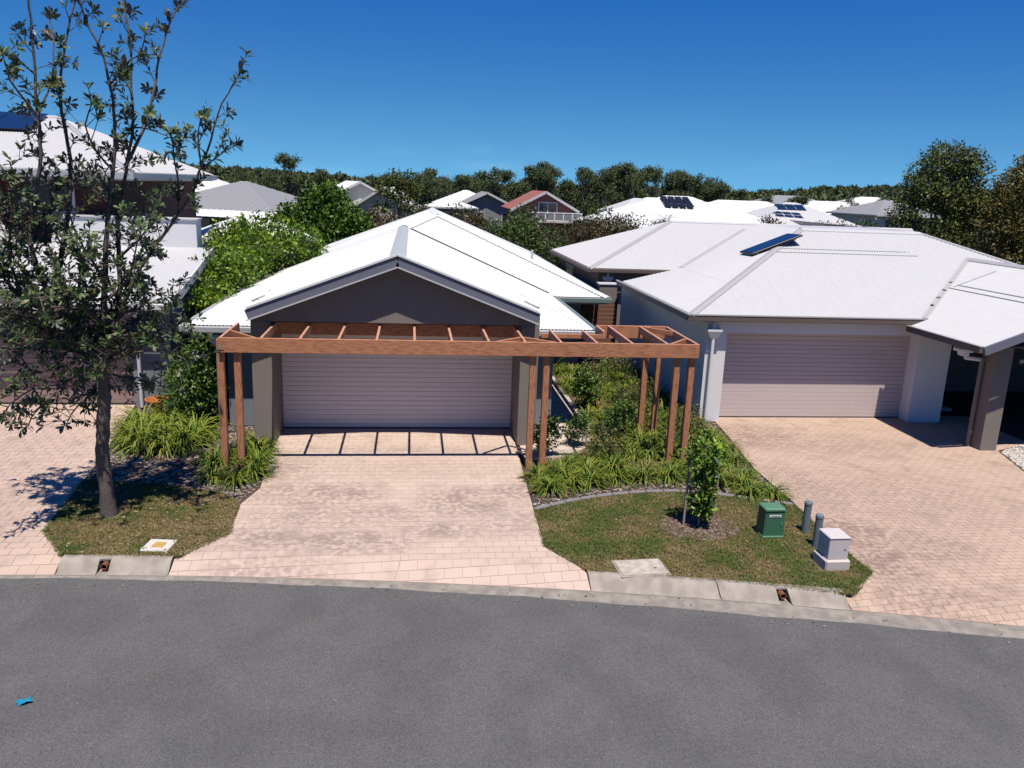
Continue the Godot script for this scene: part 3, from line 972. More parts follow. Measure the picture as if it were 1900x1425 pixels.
	for f in [1.85, 2.05]:
		bar(roof, "flashing", Vector3(px0 + f, ph + s * f + 0.008, -18.6), Vector3(px0 + f, ph + s * f + 0.008, -15.6), 0.04, 0.016, W)
	bar(roof, "flashing", Vector3(px0 + 1.95, ph + s * 1.95 + 0.008, -18.6), Vector3(px0 + 3.0, ph + s * 3.0 + 0.008, -18.6), 0.04, 0.016, W)
	# valleys
	var va := Vector3(px0 + (eh - ph) / s, eh + 0.012, ez)
	bar(roof, "valley_gutter", va, Vector3(prx, prh + 0.012, ez - (prx - va.x)), 0.30, 0.014, "valley_grey")
	bar(roof, "valley_gutter", lp.call(xm, -22.33) + Vector3(0, 0.012, 0), lp.call(10.2, -24.5) + Vector3(0, 0.012, 0), 0.2, 0.014, "valley_grey")
	# leaves caught in the valley
	for t in [0.18, 0.3, 0.42, 0.55]:
		var lf := Geo.new()
		lf.obox(Transform3D(Basis.from_euler(Vector3(0.3, t * 20.0, 0.2)), va.lerp(Vector3(prx, prh, ez - (prx - va.x)), t) + Vector3(-0.05 + t * 0.1, 0.03, 0.0)), Vector3(0.08, 0.02, 0.05))
		part(roof, "fallen_leaf", lf, "stake_wood")
	# fascias and gutters
	bx(roof, "gutter", Vector3(ex - 0.1, eh - 0.14, ez - 0.0), Vector3(px0 + 0.42, eh - 0.015, ez + 0.11), "brown_trim", 0.01)
	bx(roof, "gutter", Vector3(ex - 0.1, eh - 0.14, -23.7), Vector3(ex, eh - 0.015, ez - 0.001), "brown_trim", 0.01)
	bx(roof, "gutter", Vector3(bxx - 0.1, eh - 0.14, bz - 0.0), Vector3(10.5, eh - 0.015, bz + 0.11), "brown_trim", 0.01)
	bx(roof, "gutter", Vector3(bxx - 0.1, eh - 0.14, bz - 2 * bd), Vector3(bxx, eh - 0.015, bz - 0.001), "brown_trim", 0.01)
	bx(roof, "gutter_lip", Vector3(ex - 0.11, eh - 0.014, ez + 0.05), Vector3(px0 + 0.42, eh + 0.012, ez + 0.12), "ridge_pale")
	bx(roof, "gutter_lip", Vector3(ex - 0.12, eh - 0.014, -23.7), Vector3(ex - 0.06, eh + 0.012, ez + 0.04), "ridge_pale")
	bx(roof, "gutter", Vector3(px0 - 0.11, ph - 0.13, -17.12), Vector3(px0, ph - 0.005, pz + 0.02), "brown_trim", 0.01)
	bx(roof, "gutter_lip", Vector3(px0 - 0.12, ph - 0.004, -17.12), Vector3(px0 - 0.05, ph + 0.012, pz + 0.03), "ridge_pale")
	bar(roof, "barge_board", Vector3(px0 + 0.0, ph - 0.09, pz + 0.03), Vector3(prx, prh - 0.09, pz + 0.03), 0.04, 0.17, "fascia")
	bar(roof, "barge_board", Vector3(2 * prx - px0, ph - 0.09, pz + 0.03), Vector3(prx, prh - 0.09, pz + 0.03), 0.04, 0.17, "fascia")
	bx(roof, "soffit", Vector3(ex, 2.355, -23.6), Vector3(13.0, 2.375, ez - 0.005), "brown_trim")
	# walls
	bx(h, "side_wall", Vector3(6.6, -0.02, -23.4), Vector3(7.08, 2.353, -17.40), "wall_white")
	bx(h, "lintel", Vector3(7.081, 2.07, -17.8), Vector3(11.72, 2.353, -17.40), "wall_white")
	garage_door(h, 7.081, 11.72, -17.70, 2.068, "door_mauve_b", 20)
	bx(h, "pier", Vector3(11.721, -0.02, -17.95), Vector3(12.55, 2.33, -17.34), "wall_white", 0.006)
	bx(h, "back_wall", Vector3(7.081, 0.0, -23.0), Vector3(12.0, 2.3, -17.9), "taupe")
	bx(h, "entry_wall", Vector3(12.551, 0.0, -21.5), Vector3(18.0, 2.9, -20.4), "taupe")
	bx(h, "entry_wall", Vector3(12.0, 0.0, -20.4), Vector3(12.4, 2.4, -17.951), "taupe")
	bx(h, "entry_step", Vector3(12.56, -0.02, -20.3), Vector3(13.6, 0.05, -18.4), "path")
	bx(h, "porch_wall", Vector3(17.8, 0.0, -20.3), Vector3(18.2, 2.33, -15.3), "taupe")
	bx(h, "column", Vector3(12.04, -0.02, -15.62), Vector3(12.42, 2.33, -15.2), "taupe", 0.008)
	var g := Geo.new()
	g.plate(v2([11.9, 2.34, 17.6, 2.34, 17.6, 2.55, prx, prh - 0.1, 11.9, ph + s * 0.6 - 0.05]), -15.4, -15.2)
	part(h, "gable_wall", g, "taupe")
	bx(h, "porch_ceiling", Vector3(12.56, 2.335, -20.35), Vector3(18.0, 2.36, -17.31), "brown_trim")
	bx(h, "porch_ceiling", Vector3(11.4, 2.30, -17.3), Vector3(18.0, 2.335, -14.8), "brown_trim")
	number_plate(h, Vector3(12.62, 1.95, -15.199))
	bx(h, "side_wall", Vector3(6.4, -0.02, -34.9), Vector3(9.6, 2.353, -27.6), "taupe")  # rear wing: darker taupe paints in the shade on this wall
	var w := group_node(h, "window")
	bx(w, "frame", Vector3(6.35, 1.35, -33.4), Vector3(6.399, 2.1, -31.9), "trim_pale")
	bx(w, "pane", Vector3(6.34, 1.42, -33.3), Vector3(6.349, 2.03, -32.0), "glass")
	rain_head(h, Vector3(6.72, 2.12, -17.30), 0.02, "wall_white")
	rain_head(h, Vector3(6.7, 2.15, -27.45), 0.02, "wall_white")
	# pipes of the entry gable
	var pr := group_node(h, "rain_head")
	g = Geo.new()
	g.box(Vector3(11.42, 2.07, -15.75), Vector3(11.72, 2.15, -15.45), 0.02)
	g.box(Vector3(11.50, 1.98, -15.70), Vector3(11.66, 2.07, -15.50), 0.02)
	part(pr, "funnel", g, "wall_white")
	g = Geo.new()
	g.tube([Vector3(11.6, 1.95, -15.55), Vector3(12.06, 1.9, -15.55)], [0.045, 0.045], 10)
	part(pr, "spout", g, "wall_white")
	g = Geo.new()
	g.tube([Vector3(11.98, 1.95, -15.52), Vector3(11.98, 0.0, -15.52)], [0.045, 0.045], 10)
	part(pr, "downpipe", g, "taupe")
	# raised collector on the left slope
	var c := thing("solar_panel", "dark blue solar panel tilted on the grey hip roof of the right house", "solar panel", Vector3.ZERO)
	var t := Transform3D(Basis.looking_at(Vector3(0.93, 0.358, -0.06).normalized(), Vector3(-0.36, 0.93, 0.0)), Vector3(9.5, 3.86, -21.0))
	g = Geo.new()
	g.obox(t, Vector3(0.78, 0.05, 1.45), 0.008)
	part(c, "frame", g, "panel_black")
	g = Geo.new()
	g.obox(t * Transform3D(Basis(), Vector3(0, 0.029, 0)), Vector3(0.73, 0.008, 1.40))
	part(c, "pane", g, "panel_blue")
	for e in [[-0.3, -0.55], [0.3, -0.55], [-0.3, 0.55], [0.3, 0.55]]:
		var a: Vector3 = t * Vector3(e[0], -0.03, e[1])
		bar(c, "leg", a, Vector3(a.x, minf(a.y - 0.05, eh + s * (a.x - ex) - 0.01), a.z), 0.03, 0.03, "alloy")

func left_house() -> void:
	var h := thing("two_storey_house", "two-storey house with maroon upper wall and white roofs behind the big tree", "house", Vector3.ZERO)
	var roof := group_node(h, "garage_roof")
	var W := "roof_pale"
	# low front roof over the garage, rising to the upper storey
	roof_plane(roof, [Vector3(-5.1, 2.40, -18.0), Vector3(-14.5, 2.40, -18.0), Vector3(-14.5, 3.26, -22.0), Vector3(-5.1, 3.26, -22.0)], W)
	bx(roof, "gutter", Vector3(-14.5, 2.26, -18.0), Vector3(-5.1, 2.385, -17.9), "trim_pale", 0.01)
	bar(roof, "barge_board", Vector3(-5.08, 2.33, -17.98), Vector3(-5.08, 3.19, -22.0), 0.04, 0.2, "trim_pale")
	# little hipped hood at the left
	roof_plane(roof, [Vector3(-11.6, 3.15, -20.6), Vector3(-9.7, 3.15, -20.6), Vector3(-10.3, 3.95, -22.0), Vector3(-11.0, 3.95, -22.0)], W)
	roof_plane(roof, [Vector3(-9.7, 3.15, -20.6), Vector3(-9.7, 3.15, -22.0), Vector3(-10.3, 3.95, -22.0)], W)
	var top := group_node(h, "upper_roof")
	var s := 0.337
	var r := -7.0
	var l := -16.6
	var z := -22.0
	var d := 4.45
	var px := -10.35
	var ph := 5.08 + s * d
	roof_plane(top, [Vector3(r, 5.08, z), Vector3(l, 5.08, z), Vector3(l + 3.3, ph, z - d), Vector3(px, ph, z - d)], W)
	roof_plane(top, [Vector3(r, 5.08, z), Vector3(r, 5.08, z - 2 * d), Vector3(px, ph, z - d)], W)
	roof_plane(top, [Vector3(r, 5.08, z - 2 * d), Vector3(l, 5.08, z - 2 * d), Vector3(l + 3.3, ph, z - d), Vector3(px, ph, z - d)], W)
	cap(top, Vector3(r, 5.08, z), Vector3(px, ph, z - d), Vector3(0.7, -s * 0.7, 0), Vector3(0, -s * 0.7, 0.7), 0.2, "ridge_pale")
	cap(top, Vector3(l + 3.3, ph, z - d), Vector3(px, ph, z - d), Vector3(0, -s, 1).normalized(), Vector3(0, -s, -1).normalized(), 0.16, W)
	bx(top, "gutter", Vector3(l, 4.90, z), Vector3(r + 0.1, 5.07, z + 0.11), "gutter_metal", 0.012)
	bx(top, "gutter", Vector3(r, 4.90, z - 2 * d), Vector3(r + 0.1, 5.07, z - 0.001), "gutter_metal", 0.012)
	bx(top, "soffit", Vector3(l, 4.87, z - 2 * d + 0.1), Vector3(r - 0.01, 4.895, z - 0.01), "trim_pale")
	# walls
	bx(h, "upper_wall", Vector3(-16.0, 3.95, -30.4), Vector3(-7.55, 4.869, -22.5), "maroon")
	bx(h, "upper_wall", Vector3(-9.0, 2.9, -22.49), Vector3(-5.48, 3.949, -21.97), "wall_white")
	bx(h, "parapet_cap", Vector3(-9.0, 3.9495, -22.49), Vector3(-5.44, 3.985, -21.93), "trim_pale")
	bx(h, "upper_wall", Vector3(-16.0, 2.9, -30.4), Vector3(-7.551, 3.949, -22.5), "maroon")
	var w := group_node(h, "window")
	bx(w, "frame", Vector3(-9.6, 3.99, -22.499), Vector3(-8.55, 4.85, -22.44), "trim_pale")
	bx(w, "pane", Vector3(-9.53, 4.05, -22.44), Vector3(-8.62, 4.8, -22.425), "glass")
	for x in [-12.2, -10.7]:
		w = group_node(h, "window")
		bx(w, "frame", Vector3(x - 0.4, 4.1, -22.499), Vector3(x + 0.4, 4.8, -22.45), "brown_trim")
		bx(w, "pane", Vector3(x - 0.35, 4.15, -22.45), Vector3(x + 0.35, 4.75, -22.44), "glass")
	bx(h, "pier", Vector3(-6.1, -0.02, -18.95), Vector3(-5.27, 2.25, -18.42), "wall_slate")
	bx(h, "side_wall", Vector3(-5.8, -0.02, -29.0), Vector3(-5.28, 2.25, -18.951), "wall_slate")
	bx(h, "side_wall", Vector3(-5.79, 2.2501, -29.0), Vector3(-5.35, 2.95, -21.0), "wall_slate")
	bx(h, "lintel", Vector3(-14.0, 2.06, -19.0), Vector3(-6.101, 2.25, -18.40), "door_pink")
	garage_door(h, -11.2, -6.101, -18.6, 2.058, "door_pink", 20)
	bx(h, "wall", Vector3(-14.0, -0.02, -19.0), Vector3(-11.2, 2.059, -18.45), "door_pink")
	bx(h, "back_wall", Vector3(-14.0, 0.0, -22.0), Vector3(-5.801, 2.2, -19.1), "taupe")
	rain_head(h, Vector3(-5.92, 2.12, -18.28), 0.02, "trim_pale")
	var c := thing("solar_panel", "dark solar panels near the top of the two-storey white roof behind the tree", "solar panel", Vector3.ZERO)
	var up := Vector3(0, s, -1).normalized()
	for i in 3:
		for j in 1:
			var o := Vector3(-11.05 - i * 1.02, 5.08, z) + up * 3.75
			var t := Transform3D(Basis(Vector3.RIGHT, Vector3(0, 1, s).normalized(), -up), o + Vector3(0, 0.09, 0))
			var g := Geo.new()
			g.obox(t, Vector3(0.99, 0.04, 1.6), 0.004)
			part(c, "module", g, "panel_blue")
	for j in [3.3, 4.2]:
		var o: Vector3 = Vector3(0, 5.08, z) + up * j + Vector3(0, 0.045, 0)
		bar(c, "rail", Vector3(-13.6, o.y, o.z), Vector3(-10.5, o.y, o.z), 0.04, 0.05, "alloy")

# ---------------------------------------------------------------- small things by the road
func street_things() -> void:
	# pillar box
	var t := thing("utility_pillar", "green metal utility pillar with a small white label on the right lawn", "pillar", Vector3(5.54, 0, -11.15))
	bx(t, "base", Vector3(-0.175, -0.02, -0.145), Vector3(0.175, 0.035, 0.145), "green_lid", 0.01)
	var g := Geo.new()
	var a := Vector2(0.165, 0.135)
	var b := Vector2(0.155, 0.125)
	for k in 4:
		var s0: Array = [[1, 1], [-1, 1], [-1, -1], [1, -1]][k]
		var s1: Array = [[-1, 1], [-1, -1], [1, -1], [1, 1]][k]
		g.face([Vector3(s0[0] * a.x, 0.035, s0[1] * a.y), Vector3(s1[0] * a.x, 0.035, s1[1] * a.y), Vector3(s1[0] * b.x, 0.42, s1[1] * b.y), Vector3(s0[0] * b.x, 0.42, s0[1] * b.y)], Vector3(s0[0] + s1[0], 0, s0[1] + s1[1]))
	part(t, "body", g, "green_paint")
	bx(t, "cap", Vector3(-0.168, 0.42, -0.138), Vector3(0.168, 0.48, 0.138), "green_lid", 0.018)
	bx(t, "lock", Vector3(0.10, 0.20, 0.125), Vector3(0.125, 0.25, 0.140), "bollard", 0.003)
	bx(t, "door_seam", Vector3(-0.14, 0.055, 0.12), Vector3(-0.134, 0.41, 0.1335), "dark_gap")
	var lb := group_node(t, "label")
	bx(lb, "plate", Vector3(-0.09, 0.335, 0.12), Vector3(0.10, 0.372, 0.1345), "sign_white", 0.002)
	for i in 5:
		bx(lb, "mark", Vector3(-0.055 + i * 0.028, 0.343, 0.1345), Vector3(-0.037 + i * 0.028, 0.364, 0.1355), "sign_dark")
	# bollards
	for q in [[6.16, -11.22, "slate blue bollard nearer the green pillar, farther from the road"], [6.08, -10.70, "slate blue bollard standing just behind the pale grey cabinet"]]:
		var o := thing("bollard", q[2], "bollard", Vector3(q[0], 0, q[1]), "bollards beside the right driveway")
		g = Geo.new()
		g.lathe(Vector3.ZERO, [Vector2(0.058, -0.03), Vector2(0.058, 0.44), Vector2(0.05, 0.452)], 18)
		part(o, "post", g, "bollard")
		g = Geo.new()
		g.lathe(Vector3.ZERO, [Vector2(0.05, 0.452), Vector2(0.062, 0.458), Vector2(0.062, 0.495), Vector2(0.05, 0.515), Vector2(0.02, 0.522), Vector2(0.0, 0.523)], 18)
		part(o, "cap", g, "bollard")
	# cabinet
	t = thing("service_cabinet", "pale grey box cabinet on a wider concrete base near the kerb", "cabinet", Vector3(6.0, 0, -10.10))
	bx(t, "base", Vector3(-0.185, -0.03, -0.2), Vector3(0.185, 0.15, 0.2), "cabinet_base", 0.02)
	bx(t, "body", Vector3(-0.15, 0.15, -0.16), Vector3(0.15, 0.455, 0.16), "cabinet", 0.008)
	bx(t, "lid", Vector3(-0.158, 0.455, -0.168), Vector3(0.158, 0.49, 0.168), "cabinet", 0.012)
	bx(t, "door_seam", Vector3(-0.151, 0.30, -0.1), Vector3(-0.1495, 0.306, 0.1), "bollard")
	bx(t, "lock", Vector3(0.08, 0.29, 0.159), Vector3(0.105, 0.315, 0.166), "bollard", 0.003)
	# pit lid in the lawn
	t = thing("pit_lid", "flat concrete pit lid set in the right lawn beside the kerb", "pit lid", Vector3(3.2, 0, -10.1))
	bx(t, "rim", Vector3(-0.36, -0.03, -0.255), Vector3(0.36, 0.012, 0.255), "kerb", 0.004)
	bx(t, "lid", Vector3(-0.325, 0.0, -0.22), Vector3(0.325, 0.024, 0.22), "pit_lid", 0.006)
	bx(t, "lifting_hole", Vector3(0.17, 0.0235, 0.04), Vector3(0.21, 0.0255, 0.065), "dark_gap")
	t.rotation.y = 0.06
	# hydrant cover
	t = thing("hydrant_cover", "square white painted cover with yellow middle in the left lawn", "cover", Vector3(-3.5, 0, -11.08))
	bx(t, "surround", Vector3(-0.19, -0.03, -0.19), Vector3(0.19, 0.014, 0.19), "paint_white", 0.01)
	bx(t, "lid", Vector3(-0.075, 0.0, -0.085), Vector3(0.085, 0.022, 0.085), "paint_yellow", 0.006)
	for e in [[-0.15, 0.14], [0.15, 0.15], [0.16, -0.13]]:
		bx(t, "bolt", Vector3(e[0] - 0.012, 0.013, e[1] - 0.012), Vector3(e[0] + 0.012, 0.019, e[1] + 0.012), "dark_gap")
	t.rotation.y = -0.12
	# crumpled wrapper on the road
	g = Geo.new()
	var rr := RandomNumberGenerator.new()
	rr.seed = 3
	var pts := []
	for i in 4:
		var row := []
		for j in 4:
			row.append(Vector3((i - 1.5) * 0.045 + rr.randf_range(-0.01, 0.01), 0.004 + rr.randf() * 0.035, (j - 1.5) * 0.03 + rr.randf_range(-0.01, 0.01)))
		pts.append(row)
	for i in 3:
		for j in 3:
			g.face([pts[i][j], pts[i + 1][j], pts[i + 1][j + 1]], Vector3.UP)
			g.face([pts[i][j], pts[i + 1][j + 1], pts[i][j + 1]], Vector3.UP)
	var wr := solo("wrapper", g, "litter_blue", "small crumpled bright blue wrapper lying on the road", "litter")
	wr.position = Vector3(-3.83, ROAD_Y - 0.005, -7.71)
	wr.rotation.y = 0.5
	# terracotta bowl
	t = thing("plant_bowl", "shallow terracotta bowl beside the left garage, half hidden by leaves", "bowl", Vector3(-5.42, 0, -17.75))
	g = Geo.new()
	g.lathe(Vector3.ZERO, [Vector2(0.0, 0.20), Vector2(0.13, 0.20), Vector2(0.21, 0.25), Vector2(0.245, 0.33), Vector2(0.26, 0.33), Vector2(0.26, 0.36), Vector2(0.225, 0.36), Vector2(0.19, 0.28), Vector2(0.0, 0.26)], 24)
	part(t, "dish", g, "terracotta")
	g = Geo.new()
	g.lathe(Vector3.ZERO, [Vector2(0.12, -0.03), Vector2(0.09, 0.06), Vector2(0.09, 0.16), Vector2(0.13, 0.20)], 16)
	part(t, "pedestal", g, "terracotta")
	# slatted gate and pillar between the two houses
	t = thing("slatted_gate", "brown slatted timber gate between the middle and right houses", "gate", Vector3(0, 0, 0))
	for i in 14:
		bx(t, "slat", Vector3(4.86, 0.15 + i * 0.125, -23.62), Vector3(5.42, 0.25 + i * 0.125, -23.59), "fence_wood")
		bx(t, "slat", Vector3(5.48, 0.15 + i * 0.125, -23.62), Vector3(6.05, 0.25 + i * 0.125, -23.59), "fence_wood")
	for x in [4.83, 5.45, 6.08]:
		bx(t, "post", Vector3(x - 0.03, -0.03, -23.68), Vector3(x + 0.03, 1.95, -23.621), "brown_trim")
	t = thing("block_pillar", "pale block pillar behind the slatted gate against the right house", "pillar", Vector3(0, 0, 0))
	for i in 10:
		bx(t, "block", Vector3(5.85, i * 0.222 - 0.02, -25.3), Vector3(6.42, i * 0.222 + 0.196, -25.0), "taupe", 0.006)
	bx(t, "cap", Vector3(5.82, 2.2, -25.33), Vector3(6.42, 2.25, -24.97), "trim_pale", 0.006)

# ---------------------------------------------------------------- houses beyond
# hipped or gabled house standing in its own axes, front towards +z
func far_house(label: String, at: Vector3, turn: float, w: float, d: float, eave: float, ridge: float, rm: String, wm: String, gable := false, group := "") -> Node3D:
	var h := thing("distant_house", label, "house", at, group)
	h.rotation.y = turn
	var a := w * 0.5
	var b := d * 0.5
	bx(h, "wall", Vector3(-a + 0.45, -0.3, -b + 0.45), Vector3(a - 0.45, eave - 0.12, b - 0.45), wm)
	var roof := group_node(h, "roof")
	var c := [Vector3(-a, eave, b), Vector3(a, eave, b), Vector3(a, eave, -b), Vector3(-a, eave, -b)]
	if gable:
		var f := Vector3(0, ridge, b)
		var k := Vector3(0, ridge, -b)
		roof_plane(roof, [c[1], c[2], k, f], rm, 0.4, 0.012)
		roof_plane(roof, [c[0], c[3], k, f], rm, 0.4, 0.012)
		var g := Geo.new()
		g.plate(v2([-a + 0.45, eave - 0.121, a - 0.45, eave - 0.121, a - 0.45, eave + 0.08, 0, ridge - 0.1, -a + 0.45, eave + 0.08]), b - 0.7, b - 0.46)
		part(h, "gable_wall", g, wm)
		bar(roof, "barge_board", Vector3(-a, eave - 0.08, b), Vector3(0, ridge - 0.08, b), 0.06, 0.2, "trim_pale")
		bar(roof, "barge_board", Vector3(a, eave - 0.08, b), Vector3(0, ridge - 0.08, b), 0.06, 0.2, "trim_pale")
	else:
		var l := maxf(a, b) - minf(a, b)
		var e := [Vector3(-l, ridge, 0), Vector3(l, ridge, 0)] if a >= b else [Vector3(0, ridge, l), Vector3(0, ridge, -l)]
		if a >= b:
			roof_plane(roof, [c[0], c[1], e[1], e[0]], rm, 0.4, 0.012)
			roof_plane(roof, [c[2], c[3], e[0], e[1]], rm, 0.4, 0.012)
			roof_plane(roof, [c[1], c[2], e[1]], rm, 0.4, 0.012)
			roof_plane(roof, [c[3], c[0], e[0]], rm, 0.4, 0.012)
		else:
			roof_plane(roof, [c[1], c[2], e[1], e[0]], rm, 0.4, 0.012)
			roof_plane(roof, [c[3], c[0], e[0], e[1]], rm, 0.4, 0.012)
			roof_plane(roof, [c[0], c[1], e[0]], rm, 0.4, 0.012)
			roof_plane(roof, [c[2], c[3], e[1]], rm, 0.4, 0.012)
		for i in 4:
			bar(roof, "gutter", c[i] + Vector3(0, -0.07, 0), c[(i + 1) % 4] + Vector3(0, -0.07, 0), 0.1, 0.13, "trim_pale")
	for i in int(w / 3.0):
		var x := -a + 1.6 + i * 3.0
		if x + 1.2 > a - 0.4:
			break
		var wn := group_node(h, "window")
		bx(wn, "frame", Vector3(x, eave - 1.7, b - 0.449), Vector3(x + 1.3, eave - 0.45, b - 0.40), "trim_pale")
		bx(wn, "pane", Vector3(x + 0.07, eave - 1.63, b - 0.40), Vector3(x + 1.23, eave - 0.52, b - 0.385), "glass")
	return h

func roof_panels(label: String, at: Vector3, right: Vector3, up: Vector3, nx: int, ny: int, w: float, l: float, m: String) -> void:
	var c := thing("solar_panel", label, "solar panel", at)
	var nn := right.cross(up).normalized()
	if nn.y < 0.0:
		nn = -nn
	var z := right.cross(nn)
	for i in nx:
		for j in ny:
			var g := Geo.new()
			g.obox(Transform3D(Basis(right, nn, z), right * ((i - (nx - 1) * 0.5) * w) + up * ((j - (ny - 1) * 0.5) * l) + nn * 0.1), Vector3(w - 0.06, 0.05, l - 0.06), 0.01)
			part(c, "module", g, m)
	for j in 2:
		var o := up * ((j - 0.5) * l * ny * 0.6) + nn * 0.03
		bar(c, "rail", o - right * nx * w * 0.5, o + right * nx * w * 0.5, 0.05, 0.08, "alloy")

func far_houses() -> void:
	var h := far_house("grey hip-roofed house left of the dark green tree", Vector3(-11.2, 0, -58), -0.35, 9.5, 9.0, 3.0, 4.75, "roof_grey", "wall_far")
	var lean := group_node(h, "patio_roof")
	roof_plane(lean, [Vector3(-2.5, 2.75, 8.2), Vector3(6.0, 2.75, 8.2), Vector3(6.0, 3.0, 4.6), Vector3(-2.5, 3.0, 4.6)], "roof_white", 0.4, 0.01)
	bar(lean, "gutter", Vector3(-2.5, 2.68, 8.25), Vector3(6.0, 2.68, 8.25), 0.1, 0.14, "panel_black")
	far_house("white-roofed house behind the grey hip roof on the left", Vector3(-17.0, 0, -72), -0.3, 10, 9, 3.0, 4.9, "roof_white", "wall_far")
	far_house("small white roof with slate blue wall beside the light green tree", Vector3(-5.7, 0, -31.0), 0.25, 3.8, 4.4, 3.05, 3.85, "roof_white", "wall_slate")
	far_house("white-roofed house just right of the dark green tree", Vector3(-6.0, 0, -86), 0.2, 9, 11, 2.7, 5.0, "roof_white", "wall_far", true)
	far_house("white gabled house behind the slim dark tree", Vector3(-2.2, 0, -80), -0.1, 6, 9, 2.6, 4.6, "roof_white", "wall_far", true)
	far_house("low white roof just above the ridge of the middle house", Vector3(3.3, 0, -72), 0.0, 4.4, 4, 3.2, 3.8, "roof_white", "wall_far_grey")
	far_house("white roof left of the grey gabled house in the middle distance", Vector3(5.6, 0, -88), 0.1, 6.5, 6, 3.1, 4.5, "roof_white", "wall_far")
	far_house("grey gabled house left of the red brick gable", Vector3(7.2, 0, -84), 0.0, 6.2, 7, 3.0, 4.45, "roof_grey", "wall_far_grey", true)
	# red gable with a balcony
	h = far_house("red brick gabled house with white balcony rail before the wood", Vector3(10.7, 0, -70.5), 0.0, 5.6, 8, 3.3, 4.8, "brick_red", "brick_pink", true)
	var bal := group_node(h, "balcony")
	bx(bal, "floor", Vector3(-1.6, 2.35, 3.56), Vector3(2.9, 2.5, 4.8), "wall_far")
	bx(bal, "top_rail", Vector3(-1.6, 3.1, 4.74), Vector3(2.9, 3.17, 4.8), "wall_white")
	for i in 7:
		bx(bal, "post", Vector3(-1.6 + i * 0.73, 2.5, 4.745), Vector3(-1.52 + i * 0.73, 3.1, 4.8), "wall_white")
	bx(bal, "pane", Vector3(-1.5, 2.55, 4.765), Vector3(2.85, 3.05, 4.772), "wall_far_grey")
	var dr := group_node(h, "window")
	bx(dr, "frame", Vector3(-0.55, 2.6, 3.551), Vector3(1.05, 3.95, 3.60), "wall_white")
	bx(dr, "pane", Vector3(-0.45, 2.65, 3.60), Vector3(0.21, 3.85, 3.62), "glass")
	bx(dr, "pane", Vector3(0.29, 2.65, 3.60), Vector3(0.95, 3.85, 3.62), "glass")
	far_house("big white hip roof carrying a square of dark solar panels", Vector3(19.5, 0, -60), 0.05, 13, 11, 2.7, 4.85, "roof_white", "wall_far")
	roof_panels("square array of dark panels on the big white hip roof behind", Vector3(19.0, 4.36, -58.55), Vector3(1, 0, 0), Vector3(0.0, 0.364, -0.931), 4, 2, 0.55, 0.95, "panel_black")
	far_house("white hip roof with bluish panels at the right beyond the long house", Vector3(31.2, 0, -66), 0.1, 10, 9, 2.7, 4.65, "roof_pale", "wall_far")
	roof_panels("flat bluish panels on the white hip roof at the right", Vector3(30.0, 4.20, -63.5), Vector3(1, 0, 0.0), Vector3(0.0, 0.39, -0.92), 3, 2, 0.8, 0.55, "panel_blue")
	far_house("white hip roof tucked behind the solar panel roof", Vector3(25.0, 0, -66), 0.1, 8, 8, 2.7, 4.4, "roof_white", "wall_far")
	for q in [[33.0, -112.0, 10.0, 8.0, 4.3, "roof_white", "small white roof at the foot of the wood"], [36.0, -88.0, 14.0, 8.0, 4.5, "roof_white", "long white roof right of the wood, beyond the solar roof"], [62.0, -132.0, 14.0, 9.0, 5.3, "roof_grey", "grey roof on the skyline right of the wood"], [59.0, -112.0, 15.0, 9.0, 4.7, "roof_white", "white roof with dark verandah near the right skyline"], [82.0, -142.0, 14.0, 10.0, 5.6, "roof_white", "pale roof on the skyline before the right-hand trees"], [55.0, -92.0, 9.0, 9.0, 5.2, "roof_grey", "dark grey hip roof beside the big right-hand trees"], [70.0, -125.0, 10.0, 8.0, 5.0, "roof_white", "small white roof in the middle of the right skyline"], [28.5, -104.0, 8.0, 7.0, 4.2, "roof_pale", "pale roof between the wood and the solar roof"]]:
		far_house(q[6], Vector3(q[0], 0, q[1]), 0.15, q[2], q[3], q[4] - 1.7, q[4], q[5], "wall_far", false, "roofs far behind")

# ---------------------------------------------------------------- plants
func rdir(r: RandomNumberGenerator) -> Vector3:
	var z := r.randf_range(-1, 1)
	var f := r.randf() * TAU
	var k := sqrt(1.0 - z * z)
	return Vector3(k * cos(f), z, k * sin(f))

func leaf(g: Geo, q: Vector3, dir: Vector3, side: Vector3, l: float, asp: float, col: Color, back := Color(-1, 0, 0)) -> void:
	var m := q + dir * l * 0.55
	var a := m + side * l * asp
	var b := m - side * l * asp
	var t := q + dir * l
	g.tri(q, a, t, col)
	g.tri(q, t, b, col)
	if back.r >= 0.0:
		var o := side.cross(dir).normalized() * 0.0016
		g.tri(q + o, t + o, a + o, back)
		g.tri(q + o, b + o, t + o, back)

# a leaf widest towards its square end, pale below
func blunt_leaf(g: Geo, q: Vector3, dir: Vector3, side: Vector3, l: float, asp: float, col: Color, back: Color) -> void:
	var up := side.cross(dir).normalized()
	var m := q + dir * l * 0.68 + up * l * 0.05
	var a := m + side * l * asp
	var b := m - side * l * asp
	var e := q + dir * l
	var t0 := e + side * l * asp * 0.5
	var t1 := e - side * l * asp * 0.5
	g.tri(q, a, b, col)
	g.tri(a, t0, t1, col)
	g.tri(a, t1, b, col)
	var o := -up * 0.0016
	g.tri(q + o, b + o, a + o, back)
	g.tri(a + o, t1 + o, t0 + o, back)
	g.tri(a + o, b + o, t1 + o, back)

